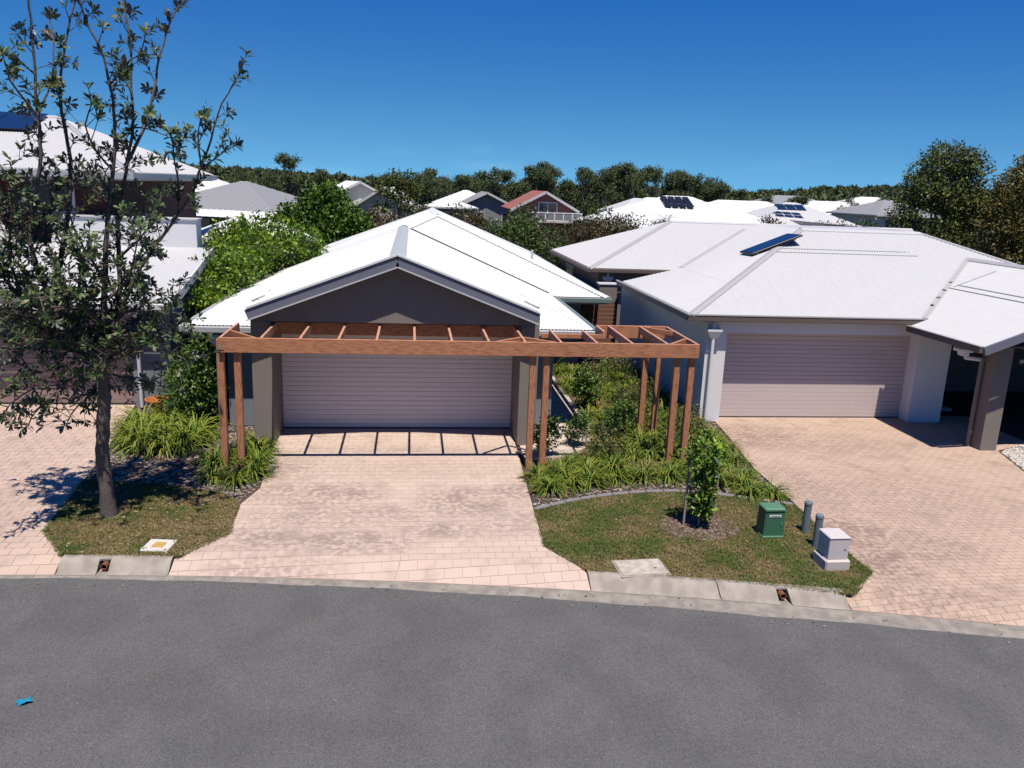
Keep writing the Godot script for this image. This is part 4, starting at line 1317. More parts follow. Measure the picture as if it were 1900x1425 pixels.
# leaves in clumps spread through some lobes: [centre, radii]
func leaf_cloud(g: Geo, r: RandomNumberGenerator, lobes: Array, clumps: int, per: int, size: float, asp: float, cols: Array, clump_r: float) -> void:
	var weights := PackedFloat32Array()
	for l in lobes:
		var v: Vector3 = l[1]
		weights.push_back(pow(v.x * v.y * v.z, 0.75))
	for i in clumps:
		var l: Array = lobes[r.rand_weighted(weights)]
		var d := rdir(r)
		var at: Vector3 = l[0] + d * l[1] * pow(r.randf(), 0.4) * r.randf_range(0.85, 1.08)
		var base: Color = cols[r.randi() % cols.size()]
		var tone := r.randf_range(0.8, 1.2)
		for j in per:
			var q := at + rdir(r) * clump_r * pow(r.randf(), 0.6)
			var dir := (rdir(r) + d * 0.5 + Vector3.UP * 0.25).normalized()
			var side := dir.cross(rdir(r)).normalized()
			var k := tone * r.randf_range(0.8, 1.2)
			leaf(g, q, dir, side, size * r.randf_range(0.7, 1.25), asp, Color(base.r * k, base.g * k, base.b * k))

# arching strap leaves from one crown
func strap_mesh(sd: int, blades: int, length: float, cols: Array, straw: float) -> ArrayMesh:
	var r := RandomNumberGenerator.new()
	r.seed = sd
	var g := Geo.new()
	for i in blades:
		var f := r.randf() * TAU
		var out := Vector3(cos(f), 0, sin(f))
		var q := out * r.randf_range(0.0, 0.09) + Vector3(0, -0.02, 0)
		var el := r.randf_range(0.5, 1.45)
		var bend := r.randf_range(0.35, 0.85)
		var l := length * r.randf_range(0.6, 1.15)
		var w := r.randf_range(0.008, 0.0145)
		var side := Vector3(-out.z, 0, out.x)
		side = (side + rdir(r) * 0.25).normalized()
		var col: Color = cols[r.randi() % cols.size()]
		if r.randf() < straw:
			col = Color(0.30, 0.235, 0.11)
			el *= 0.5
		var n := 5
		for k in n:
			var dir := out * cos(el) + Vector3.UP * sin(el)
			var q2 := q + dir * l / n
			if q2.y < 0.01:
				q2.y = 0.01
			var w0 := w * (1.0 - pow(k / float(n), 2.5))
			var w1 := w * (1.0 - pow((k + 1) / float(n), 2.5))
			var cc := col.lerp(Color(0.27, 0.26, 0.05), 0.30 * k / n)
			g.quad(q - side * w0, q + side * w0, q2 + side * w1, q2 - side * w1, cc)
			q = q2
			el -= bend * (0.5 + 0.35 * k)
	return g.mesh(M["blade"])

var taken := []

func clear_spot(p: Vector2, gap: float) -> bool:
	for q in taken:
		if p.distance_to(q) < gap:
			return false
	return true

func plant(called: String, mesh: Mesh, p: Vector2, scale: float, label: String, category: String, group: String) -> void:
	var o := shape(called, mesh)
	tag(o, label, category, group)
	o.position = Vector3(p.x, -0.02, p.y)
	o.rotation.y = rng.randf() * TAU
	o.scale = Vector3.ONE * scale
	taken.append(p)

func shrub_mesh(sd: int, lobes: Array, clumps: int, per: int, size: float, asp: float, cols: Array, clump_r: float, m := "leaf") -> ArrayMesh:
	var r := RandomNumberGenerator.new()
	r.seed = sd
	var g := Geo.new()
	leaf_cloud(g, r, lobes, clumps, per, size, asp, cols, clump_r)
	return g.mesh(M[m])

func scatter(called: String, mesh: Mesh, poly: PackedVector2Array, count: int, y: float, lo: float, hi: float, colour: Callable, label: String, category: String, keep_out: Array, flat := false, parent: Node3D = null) -> void:
	var a := poly[0]
	var b := poly[0]
	for v in poly:
		a = a.min(v)
		b = b.max(v)
	var ts: Array[Transform3D] = []
	var cs: Array[Color] = []
	var tries := 0
	while ts.size() < count and tries < count * 6:
		tries += 1
		var p := Vector2(rng.randf_range(a.x, b.x), rng.randf_range(a.y, b.y))
		if not Geometry2D.is_point_in_polygon(p, poly):
			continue
		var hit := false
		for k in keep_out:
			if absf(p.x - k[0]) < k[2] and absf(p.y - k[1]) < k[3]:
				hit = true
		if hit:
			continue
		var c: Color = colour.call(p)
		if c.a <= 0.0:
			continue
		var s := rng.randf_range(lo, hi)
		var bs := Basis(Vector3.UP, rng.randf() * TAU)
		if flat:
			bs = bs * Basis(Vector3.RIGHT, rng.randf_range(-0.5, 0.5))
		ts.append(Transform3D(bs.scaled(Vector3.ONE * s), Vector3(p.x, y, p.y)))
		cs.append(c)
	var mm := MultiMesh.new()
	mm.transform_format = MultiMesh.TRANSFORM_3D
	mm.use_colors = true
	mm.mesh = mesh
	mm.instance_count = ts.size()
	for i in ts.size():
		mm.set_instance_transform(i, ts[i])
		mm.set_instance_color(i, cs[i])
	var o := MultiMeshInstance3D.new()
	o.multimesh = mm
	o.name = numbered(called)
	add_child(o)
	o.set_meta("kind", "stuff")
	tag(o, label, category)

const BED_R := [2.12, -13.9, 2.04, -12.3, 2.69, -12.62, 3.6, -12.93, 4.6, -13.04, 5.49, -12.82, 6.45, -12.4, 6.55, -14.1, 6.8, -16.2, 6.98, -17.4, 6.55, -17.5, 6.55, -23.0, 3.98, -23.0, 3.98, -16.3, 3.3, -14.85]
const BED_L := [-5.45, -13.75, -4.2, -13.55, -3.1, -13.15, -2.75, -12.7, -2.55, -13.3, -2.66, -14.7, -2.74, -16.6, -3.0, -16.9, -5.2, -17.2, -6.0, -18.3, -5.6, -14.6]

func planting() -> void:
	# grass
	var g := Geo.new()
	var r := RandomNumberGenerator.new()
	r.seed = 2
	for i in 7:
		var f := r.randf() * TAU
		var o := Vector3(cos(f), 0, sin(f))
		var q := o * r.randf_range(0.0, 0.022)
		var s := Vector3(-o.z, 0, o.x) * 0.0028
		var t := q + o * r.randf_range(0.008, 0.028) + Vector3.UP * r.randf_range(0.014, 0.034)
		g.tri(q - s, q + s, t)
	var tuft := g.mesh(M["blade"])
	var nz := FastNoiseLite.new()
	nz.seed = 12
	nz.frequency = 0.9
	nz.fractal_octaves = 3
	var nz2 := FastNoiseLite.new()
	nz2.seed = 40
	nz2.frequency = 3.2
	var green := Color(0.085, 0.15, 0.025)
	var dry := Color(0.29, 0.225, 0.105)
	var brown := Color(0.19, 0.125, 0.068)
	var colour := func(p: Vector2, bias: float) -> Color:
		var k := nz.get_noise_2d(p.x, p.y) + 0.5 * nz2.get_noise_2d(p.x, p.y) + bias + rng.randf_range(-0.3, 0.3)
		if k < -0.62 and rng.randf() < 0.7:
			return Color(0, 0, 0, 0)
		var c := green.lerp(dry, clampf(0.30 - k * 1.35, 0.0, 1.0))
		if rng.randf() < 0.16:
			c = brown
		var m := rng.randf_range(0.75, 1.25)
		return Color(c.r * m, c.g * m, c.b * m)
	scatter("grass", tuft, Geometry2D.offset_polygon(v2(LAWN_L), 0.03)[0], 26000, -0.008, 0.8, 1.35, func(p): return colour.call(p, -0.28), "thin browning grass under the big tree on the left lawn", "grass", [[-3.5, -11.08, 0.2, 0.2], [-4.57, -12.25, 0.18, 0.18]])
	scatter("grass", tuft, Geometry2D.offset_polygon(v2(LAWN_R), 0.03)[0], 42000, -0.008, 0.8, 1.35, func(p): return Color(0, 0, 0, 0) if p.distance_to(Vector2(4.5, -11.5)) < 0.42 + 0.2 * nz2.get_noise_2d(p.x * 0.7, p.y * 0.7) else colour.call(p, 0.0), "patchy green and straw-coloured grass on the right lawn", "grass", [[3.2, -10.1, 0.34, 0.24], [5.54, -11.15, 0.16, 0.13], [5.97, -10.12, 0.2, 0.2]])
	# mulch
	g = Geo.new()
	g.obox(Transform3D(Basis(), Vector3.ZERO), Vector3(0.055, 0.008, 0.02))
	var chip := g.mesh(M["chips"])
	var ring := PackedVector2Array()
	for i in 20:
		ring.push_back(Vector2(4.52, -11.45) + Vector2(cos(TAU * i / 20.0) * 0.62, sin(TAU * i / 20.0) * 0.5))
	var g2 := Geo.new()
	g2.slab(ring, -0.02, 0.002)
	structure("mulch_ring", g2, "soil")
	var chips := func(_p: Vector2) -> Color:
		var c: Color = [Color(0.16, 0.11, 0.09), Color(0.11, 0.072, 0.058), Color(0.25, 0.19, 0.155), Color(0.08, 0.052, 0.042)][rng.randi() % 4]
		return c
	var chips_grey := func(_p: Vector2) -> Color:
		var c: Color = [Color(0.22, 0.19, 0.18), Color(0.15, 0.125, 0.12), Color(0.36, 0.32, 0.30), Color(0.12, 0.09, 0.08), Color(0.26, 0.18, 0.13)][rng.randi() % 5]
		return c
	scatter("mulch", chip, ring, 1500, 0.008, 0.6, 1.3, chips, "brown bark mulch heaped round the staked sapling", "mulch", [], true)
	scatter("mulch", chip, v2(BED_R), 9000, -0.018, 0.6, 1.6, chips_grey, "grey bark mulch under the strappy plants between the houses", "mulch", [], true)
	scatter("mulch", chip, v2(BED_L), 4500, -0.018, 0.6, 1.6, chips_grey, "grey bark mulch in the bed left of the middle garage", "mulch", [], true)
	# small pebbles by the entry of the right house
	g = Geo.new()
	g.lathe(Vector3.ZERO, [Vector2(0.0, -0.012), Vector2(0.018, -0.006), Vector2(0.024, 0.003), Vector2(0.014, 0.012), Vector2(0.0, 0.014)], 7)
	scatter("pebbles", g.mesh(M["pebble"]), v2([12.5, -15.15, 14.5, -16.4, 14.5, -13.0, 12.12, -13.9]), 5000, -0.018, 0.7, 1.4, func(_p): return grey(rng.randf_range(0.55, 1.0)), "pale pebbles beside the entry column of the right house", "pebbles", [], true)
	# fallen leaves and grit
	g = Geo.new()
	leaf(g, Vector3(-0.035, 0, 0), Vector3(1, 0.12, 0).normalized(), Vector3(0, 0, 1), 0.07, 0.22, Color.WHITE)
	var dead := g.mesh(M["chips"])
	var dry_leaf := func(_p: Vector2) -> Color:
		var c: Color = [Color(0.30, 0.22, 0.15), Color(0.20, 0.12, 0.075), Color(0.30, 0.25, 0.19), Color(0.13, 0.085, 0.06)][rng.randi() % 4]
		return c
	scatter("leaf_litter", dead, v2(LAWN_L), 260, 0.012, 0.6, 1.2, dry_leaf, "dry fallen leaves under the big tree on the left lawn", "leaf litter", [], true)
	scatter("leaf_litter", dead, v2(LAWN_R), 160, 0.016, 0.5, 0.9, dry_leaf, "few dry leaves lying on the right lawn", "leaf litter", [], true)
	var edge := []
	for i in 25:
		var x := lerpf(-7.0, 9.5, i / 24.0)
		edge.append_array([x, kerb_z(x) + 0.02])
	for i in 25:
		var x := lerpf(9.5, -7.0, i / 24.0)
		edge.append_array([x, kerb_z(x) + gutter_w(x) + 0.15])
	scatter("leaf_litter", dead, v2(edge), 190, ROAD_Y + 0.004, 0.25, 0.8, dry_leaf, "dry leaves and grit along the road gutter", "leaf litter", [], true)
	scatter("leaf_litter", dead, v2([-7.0, -9.6, 0.0, -9.3, 7.5, -7.6, 5.0, -5.5, -5.0, -6.0]), 60, ROAD_Y - 0.001, 0.2, 0.6, dry_leaf, "scattered dark bits of litter on the open road", "leaf litter", [], true)
	# mower edging round the beds: a low kerb of short dark pieces
	var runs := [[2.02, -12.24, 2.69, -12.60, 3.6, -12.90, 4.6, -13.00, 5.49, -12.78, 6.50, -12.33]]
	for k in 1:
		var e := thing("bed_edging", "dark curved garden edging between the right lawn and the strappy plants", "edging", Vector3.ZERO)
		var c := Curve3D.new()
		var pts := v2(runs[k])
		for i in pts.size():
			var t := (pts[mini(i + 1, pts.size() - 1)] - pts[maxi(i - 1, 0)]) * 0.17
			c.add_point(Vector3(pts[i].x, 0, pts[i].y), Vector3(-t.x, 0, -t.y), Vector3(t.x, 0, t.y))
		var len := c.get_baked_length()
		var n := int(len / 0.3)
		for i in n:
			var a := c.sample_baked(len * i / n)
			var b := c.sample_baked(len * (i + 1) / n)
			bar(e, "edging_piece", a.lerp(b, 0.02) + Vector3(0, -0.005, 0), a.lerp(b, 0.98) + Vector3(0, -0.005, 0), 0.09, 0.06, "edging", 0.015)

	# strap-leaved clumps
	var gr := [Color(0.038, 0.098, 0.008), Color(0.06, 0.135, 0.012), Color(0.11, 0.185, 0.018), Color(0.20, 0.23, 0.032)]
	var straps := []
	for i in 6:
		straps.append(strap_mesh(100 + i, 165, 0.60, gr, 0.09))
	for i in 2:
		straps.append(strap_mesh(150 + i, 110, 0.5, [Color(0.12, 0.12, 0.03), Color(0.20, 0.17, 0.06), Color(0.26, 0.21, 0.09)], 0.35))
	var lush := []
	for i in 3:
		lush.append(strap_mesh(200 + i, 170, 0.78, [Color(0.07, 0.15, 0.012), Color(0.12, 0.20, 0.018), Color(0.20, 0.24, 0.03)], 0.05))
	for q in [[-5.05, -15.5], [-4.65, -15.35], [-4.3, -15.55], [-4.75, -16.0], [-4.25, -16.15], [-5.2, -16.2], [-5.45, -16.75], [-5.0, -16.7], [-5.3, -15.9]]:
		plant("strappy_plant", lush[rng.randi() % 3], Vector2(q[0], q[1]), rng.randf_range(1.1, 1.3), "dense yellow-green grassy clump by the left driveway below the terracotta bowl", "plant", "grassy clumps left of the pergola")
	for q in [[-2.95, -13.55], [-3.35, -13.75], [-2.75, -13.9], [-2.75, -14.5], [-2.9, -15.1], [-3.3, -14.8], [-2.95, -15.6], [-3.5, -14.5]]:
		plant("strappy_plant", lush[rng.randi() % 3], Vector2(q[0], q[1]), rng.randf_range(0.68, 0.85), "strappy green clump round the left-hand pergola posts", "plant", "clumps at the left pergola posts")
	for q in [[2.42, -13.1], [2.8, -13.3], [3.2, -13.42], [3.72, -13.55], [4.2, -13.6], [4.72, -13.65], [5.2, -13.5], [5.55, -13.35], [2.3, -13.65], [2.75, -13.8], [3.25, -13.95]]:
		plant("strappy_plant", straps[rng.randi() % 6], Vector2(q[0], q[1]), rng.randf_range(0.82, 1.05), "strappy clump in the front row along the curved edging of the right lawn", "plant", "front row of strappy clumps")
	for q in [[6.25, -12.75], [5.95, -13.25], [6.2, -13.7], [6.3, -14.5], [5.9, -12.8], [6.2, -15.2], [6.45, -16.1], [6.3, -16.8], [5.85, -14.1]]:
		plant("strappy_plant", straps[rng.randi() % 6], Vector2(q[0], q[1]), rng.randf_range(0.75, 0.95), "strappy clump along the left edge of the right-hand driveway", "plant", "clumps along the right driveway")
	var bed := v2(BED_R)
	var tries := 0
	var made := 0
	while made < 112 and tries < 6000:
		tries += 1
		var p := Vector2(rng.randf_range(2.6, 6.5), rng.randf_range(-22.6, -13.6))
		if not Geometry2D.is_point_in_polygon(p, bed) or not clear_spot(p, 0.31):
			continue
		var zone := "beside the side path of the middle house" if p.x < 4.5 and p.y < -16.0 else ("at the far end of the bed, well behind the pergola" if p.y < -18.5 else ("against the wall side, near the rear pergola posts" if p.y < -16.0 else "under the pergola roof, behind the front row"))
		var kind := rng.randi() % 8
		plant("strappy_plant", straps[kind], p, rng.randf_range(0.7, 1.15), "%s clump %s" % ["strappy green" if kind < 6 else "straw-coloured dry", zone], "plant", "bed clumps " + zone)
		made += 1

	# small leafy shrubs in the beds
	var leafy := [Color(0.05, 0.10, 0.02), Color(0.075, 0.14, 0.025), Color(0.11, 0.18, 0.035)]
	var small := shrub_mesh(7, [[Vector3(0, 0.5, 0), Vector3(0.38, 0.42, 0.38)], [Vector3(0.2, 0.8, 0.1), Vector3(0.25, 0.3, 0.25)]], 160, 9, 0.075, 0.3, leafy, 0.09)
	var heath := shrub_mesh(27, [[Vector3(0, 0.35, 0), Vector3(0.4, 0.35, 0.4)], [Vector3(-0.15, 0.55, 0.1), Vector3(0.25, 0.25, 0.25)]], 150, 9, 0.05, 0.22, [Color(0.05, 0.07, 0.02), Color(0.085, 0.09, 0.03), Color(0.13, 0.10, 0.045), Color(0.06, 0.10, 0.02)], 0.09)
	for q in [[4.9, -17.3, "brownish heath shrub behind the rear pergola posts"], [5.7, -18.6, "brownish heath shrub near the far blue wall"], [4.6, -20.2, "brownish heath shrub near the slatted gate"], [5.5, -15.3, "brownish heath shrub under the right end of the pergola"], [3.7, -14.6, "brownish heath shrub behind the front row, left of the sapling"], [5.6, -20.8, "brownish heath shrub at the far right of the bed"]]:
		plant("leafy_shrub", heath, Vector2(q[0], q[1]), rng.randf_range(0.9, 1.3), q[2], "shrub", "")
	plant("leafy_shrub", small, Vector2(2.62, -15.0), 0.85, "small leafy shrub against the middle pergola post", "shrub", "")
	plant("leafy_shrub", small, Vector2(3.35, -15.6), 0.7, "thin leafy shrub at the bend of the side path", "shrub", "")
	plant("leafy_shrub", small, Vector2(4.35, -16.1), 0.9, "leafy shrub halfway along the bed beside the path", "shrub", "")
	plant("leafy_shrub", small, Vector2(4.2, -18.5), 1.0, "leafy shrub deep in the bed by the side path", "shrub", "")
	var tall := shrub_mesh(8, [[Vector3(0, 0.9, 0), Vector3(0.42, 0.65, 0.42)], [Vector3(0.1, 1.4, 0.0), Vector3(0.3, 0.35, 0.3)]], 230, 9, 0.085, 0.32, [Color(0.08, 0.16, 0.03), Color(0.12, 0.21, 0.04), Color(0.16, 0.24, 0.06), Color(0.05, 0.11, 0.02)], 0.1)
	plant("leafy_shrub", tall, Vector2(-4.15, -16.9), 0.95, "bright green leafy shrub left of the outer pergola post", "shrub", "")
	var dark := shrub_mesh(9, [[Vector3(0, 0.8, 0), Vector3(0.55, 0.8, 0.6)]], 240, 9, 0.09, 0.3, leafy, 0.12)
	for q in [[-4.75, -18.2, 1.0, "leafy shrub in the narrow gap beside the slate wall"], [-4.5, -19.4, 1.25, "leafy shrub farther down the gap between the left houses"], [-4.2, -17.8, 0.9, "leafy shrub under the left eave of the middle house"], [-4.75, -17.1, 0.8, "low leafy shrub behind the terracotta bowl"]]:
		plant("leafy_shrub", dark, Vector2(q[0], q[1]), q[2], q[3], "shrub", "")

	# staked sapling
	var sp := thing("staked_sapling", "young leafy tree tied between two stakes in its mulch ring", "tree", Vector3(4.52, 0, -11.5))
	g = Geo.new()
	g.tube(v3([0, -0.03, 0, 0.02, 0.5, 0.0, 0.0, 1.0, 0.01, 0.02, 1.35, 0.0]), [0.017, 0.014, 0.01, 0.005], 7)
	part(sp, "trunk", g, "bark_pale")
	var cr := shape("crown", shrub_mesh(17, [[Vector3(0.02, 0.62, 0), Vector3(0.22, 0.5, 0.22)], [Vector3(0.03, 1.15, 0.0), Vector3(0.31, 0.36, 0.3)], [Vector3(0.03, 0.32, 0.05), Vector3(0.13, 0.2, 0.13)]], 170, 8, 0.10, 0.25, [Color(0.045, 0.095, 0.014), Color(0.08, 0.16, 0.02), Color(0.15, 0.26, 0.03), Color(0.23, 0.34, 0.045)], 0.075), sp)
	cr.name = "crown"
	for q in [[-0.24, -0.02, 1.18], [0.36, -0.3, 1.05]]:
		bar(sp, "stake", Vector3(q[0], -0.03, q[1]), Vector3(q[0] + 0.02, q[2], q[1] - 0.01), 0.032, 0.032, "stake_wood")
	bar(sp, "tie", Vector3(-0.23, 0.72, -0.02), Vector3(0.0, 0.7, 0.0), 0.004, 0.02, "sign_white")
	bar(sp, "tie", Vector3(0.36, 0.72, -0.3), Vector3(0.02, 0.7, 0.0), 0.004, 0.02, "sign_white")


const LIMBS := [
	[0.112, 0.088, 0.00, [-4.56, -0.08, -12.25, -4.57, 0.47, -12.25, -4.59, 0.90, -12.25, -4.54, 1.41, -12.25, -4.49, 1.82, -12.25, -4.49, 2.23, -12.25, -4.51, 2.47, -12.25]],
	[0.062, 0.011, 1.00, [-4.51, 2.46, -12.25, -4.41, 2.96, -12.22, -4.33, 3.58, -12.19, -4.26, 4.19, -12.16, -4.15, 4.71, -12.13, -4.08, 5.10, -12.10, -3.99, 5.67, -12.07, -4.01, 6.19, -12.04, -4.08, 6.63, -12.01, -4.20, 6.91, -11.98, -4.27, 7.16, -11.95]],
	[0.052, 0.011, 1.00, [-4.52, 2.44, -12.25, -4.36, 2.77, -12.29, -4.20, 3.26, -12.33, -4.17, 3.87, -12.37, -4.15, 4.48, -12.41, -4.01, 5.16, -12.45, -3.90, 5.70, -12.49, -3.89, 6.32, -12.53, -3.89, 6.79, -12.57, -3.93, 7.30, -12.61, -3.94, 7.65, -12.65]],
	[0.030, 0.010, 1.00, [-4.05, 5.16, -12.55, -3.87, 5.54, -12.62, -3.70, 5.97, -12.68, -3.63, 6.36, -12.75, -3.57, 6.67, -12.82, -3.44, 7.10, -12.88, -3.26, 7.45, -12.95]],
	[0.046, 0.008, 0.55, [-4.35, 2.78, -12.25, -4.04, 3.39, -12.21, -3.76, 3.87, -12.16, -3.46, 4.28, -12.12, -3.23, 4.56, -12.07, -3.06, 4.79, -12.03, -2.91, 5.13, -11.98, -2.72, 5.59, -11.94, -2.53, 6.05, -11.89, -2.28, 6.43, -11.85]],
	[0.014, 0.007, 0.90, [-2.92, 5.14, -12.05, -2.77, 5.27, -12.05, -2.59, 5.41, -12.05, -2.42, 5.51, -12.05]],
	[0.013, 0.007, 0.90, [-2.90, 5.19, -12.05, -2.89, 5.55, -11.95, -2.82, 5.82, -11.85]],
	[0.018, 0.008, 1.00, [-3.25, 4.56, -12.15, -3.21, 4.97, -12.02, -3.21, 5.32, -11.88, -3.18, 5.59, -11.75]],
	[0.058, 0.012, 1.00, [-4.53, 2.44, -12.25, -4.79, 2.86, -12.20, -5.02, 3.30, -12.15, -5.16, 3.61, -12.10, -5.21, 4.05, -12.05, -5.12, 4.47, -12.00, -4.93, 5.21, -11.95, -4.90, 5.76, -11.90, -4.87, 6.29, -11.85, -4.83, 6.94, -11.80, -4.81, 7.40, -11.75]],
	[0.050, 0.012, 0.90, [-5.02, 3.30, -12.15, -4.91, 3.87, -12.22, -4.79, 4.46, -12.29, -4.72, 5.23, -12.36, -4.80, 5.90, -12.44, -4.83, 6.19, -12.51, -4.70, 6.86, -12.58, -4.56, 7.41, -12.65]],
	[0.015, 0.008, 1.00, [-4.87, 6.29, -11.85, -5.05, 6.44, -11.80, -5.22, 6.52, -11.75]],
	[0.020, 0.008, 1.00, [-4.88, 5.76, -11.85, -4.98, 5.97, -11.68, -5.05, 6.21, -11.52, -5.01, 6.44, -11.35]],
	[0.018, 0.008, 1.00, [-4.88, 5.76, -11.85, -4.71, 6.21, -11.95, -4.68, 6.63, -12.05, -4.75, 7.03, -12.15]],
	[0.045, 0.012, 1.20, [-4.77, 2.87, -12.15, -5.03, 3.07, -11.95, -5.24, 3.32, -11.75, -5.36, 3.63, -11.55, -5.43, 4.00, -11.35]],
	[0.025, 0.009, 1.20, [-5.24, 3.32, -11.75, -5.30, 3.91, -11.62, -5.21, 4.34, -11.50, -5.03, 4.76, -11.37, -5.00, 5.16, -11.25]],
	[0.040, 0.010, 1.40, [-4.53, 2.41, -12.25, -4.96, 2.52, -12.38, -5.38, 2.57, -12.50, -5.81, 2.46, -12.62, -6.20, 2.51, -12.75]],
	[0.032, 0.008, 1.30, [-4.52, 2.37, -12.25, -4.72, 2.27, -12.07, -4.96, 2.07, -11.90, -5.20, 1.80, -11.72, -5.28, 1.61, -11.55]],
	[0.020, 0.007, 1.30, [-4.94, 2.08, -11.85, -5.12, 2.14, -11.62, -5.31, 2.05, -11.38, -5.39, 1.88, -11.15]],
	[0.030, 0.008, 1.00, [-4.51, 2.31, -12.25, -4.13, 2.50, -12.12, -3.75, 2.61, -12.00, -3.38, 2.60, -11.88, -3.17, 2.53, -11.75]],
	[0.022, 0.007, 1.00, [-4.50, 2.23, -12.25, -4.30, 2.10, -12.45, -4.10, 1.96, -12.65, -3.85, 1.88, -12.85]],
	[0.030, 0.008, 1.00, [-4.35, 2.78, -12.25, -4.07, 2.84, -12.48, -3.82, 2.96, -12.72, -3.64, 3.18, -12.95]],
	[0.028, 0.008, 1.10, [-4.30, 3.59, -12.15, -4.47, 3.98, -11.98, -4.52, 4.28, -11.82, -4.57, 4.64, -11.65]],
	[0.024, 0.008, 1.00, [-4.16, 3.88, -12.35, -3.89, 4.18, -12.48, -3.70, 4.49, -12.62, -3.64, 4.87, -12.75]],
	[0.028, 0.008, 1.20, [-4.40, 2.97, -12.15, -4.57, 3.31, -11.92, -4.45, 3.78, -11.68, -4.22, 4.24, -11.45]],
	[0.022, 0.008, 1.00, [-4.34, 3.28, -12.15, -3.93, 3.63, -11.88, -3.71, 4.03, -11.62, -3.52, 4.40, -11.35]],
	[0.022, 0.008, 1.10, [-5.10, 3.63, -11.95, -5.41, 3.71, -12.15, -5.67, 4.14, -12.35, -5.80, 4.42, -12.55]],
	[0.026, 0.008, 1.20, [-5.02, 3.30, -12.15, -5.44, 2.91, -12.38, -5.85, 2.78, -12.62, -6.18, 2.82, -12.85]],
	[0.022, 0.008, 1.30, [-4.79, 2.86, -12.20, -4.95, 2.49, -12.15, -5.17, 2.26, -12.10, -5.36, 2.27, -12.05]],
	[0.020, 0.007, 1.10, [-4.49, 2.35, -12.20, -4.66, 1.93, -12.45, -5.09, 1.53, -12.70, -5.37, 1.19, -12.95]],
	[0.018, 0.008, 0.90, [-4.06, 5.10, -12.05, -4.26, 5.42, -11.92, -4.26, 5.68, -11.78, -4.12, 5.95, -11.65]],
	[0.014, 0.007, 1.00, [-4.00, 6.19, -12.00, -3.75, 6.45, -11.85, -3.49, 6.58, -11.70, -3.37, 6.82, -11.55]],
	[0.014, 0.007, 1.10, [-3.92, 5.71, -12.55, -3.70, 5.68, -12.52, -3.44, 5.61, -12.48, -3.31, 5.54, -12.45]],
	[0.020, 0.008, 1.00, [-4.13, 4.48, -12.35, -4.45, 4.84, -12.52, -4.61, 4.99, -12.68, -4.76, 5.21, -12.85]],
	[0.020, 0.008, 1.00, [-5.17, 4.06, -11.95, -4.97, 4.32, -12.08, -4.96, 4.68, -12.22, -5.06, 4.97, -12.35]],
]

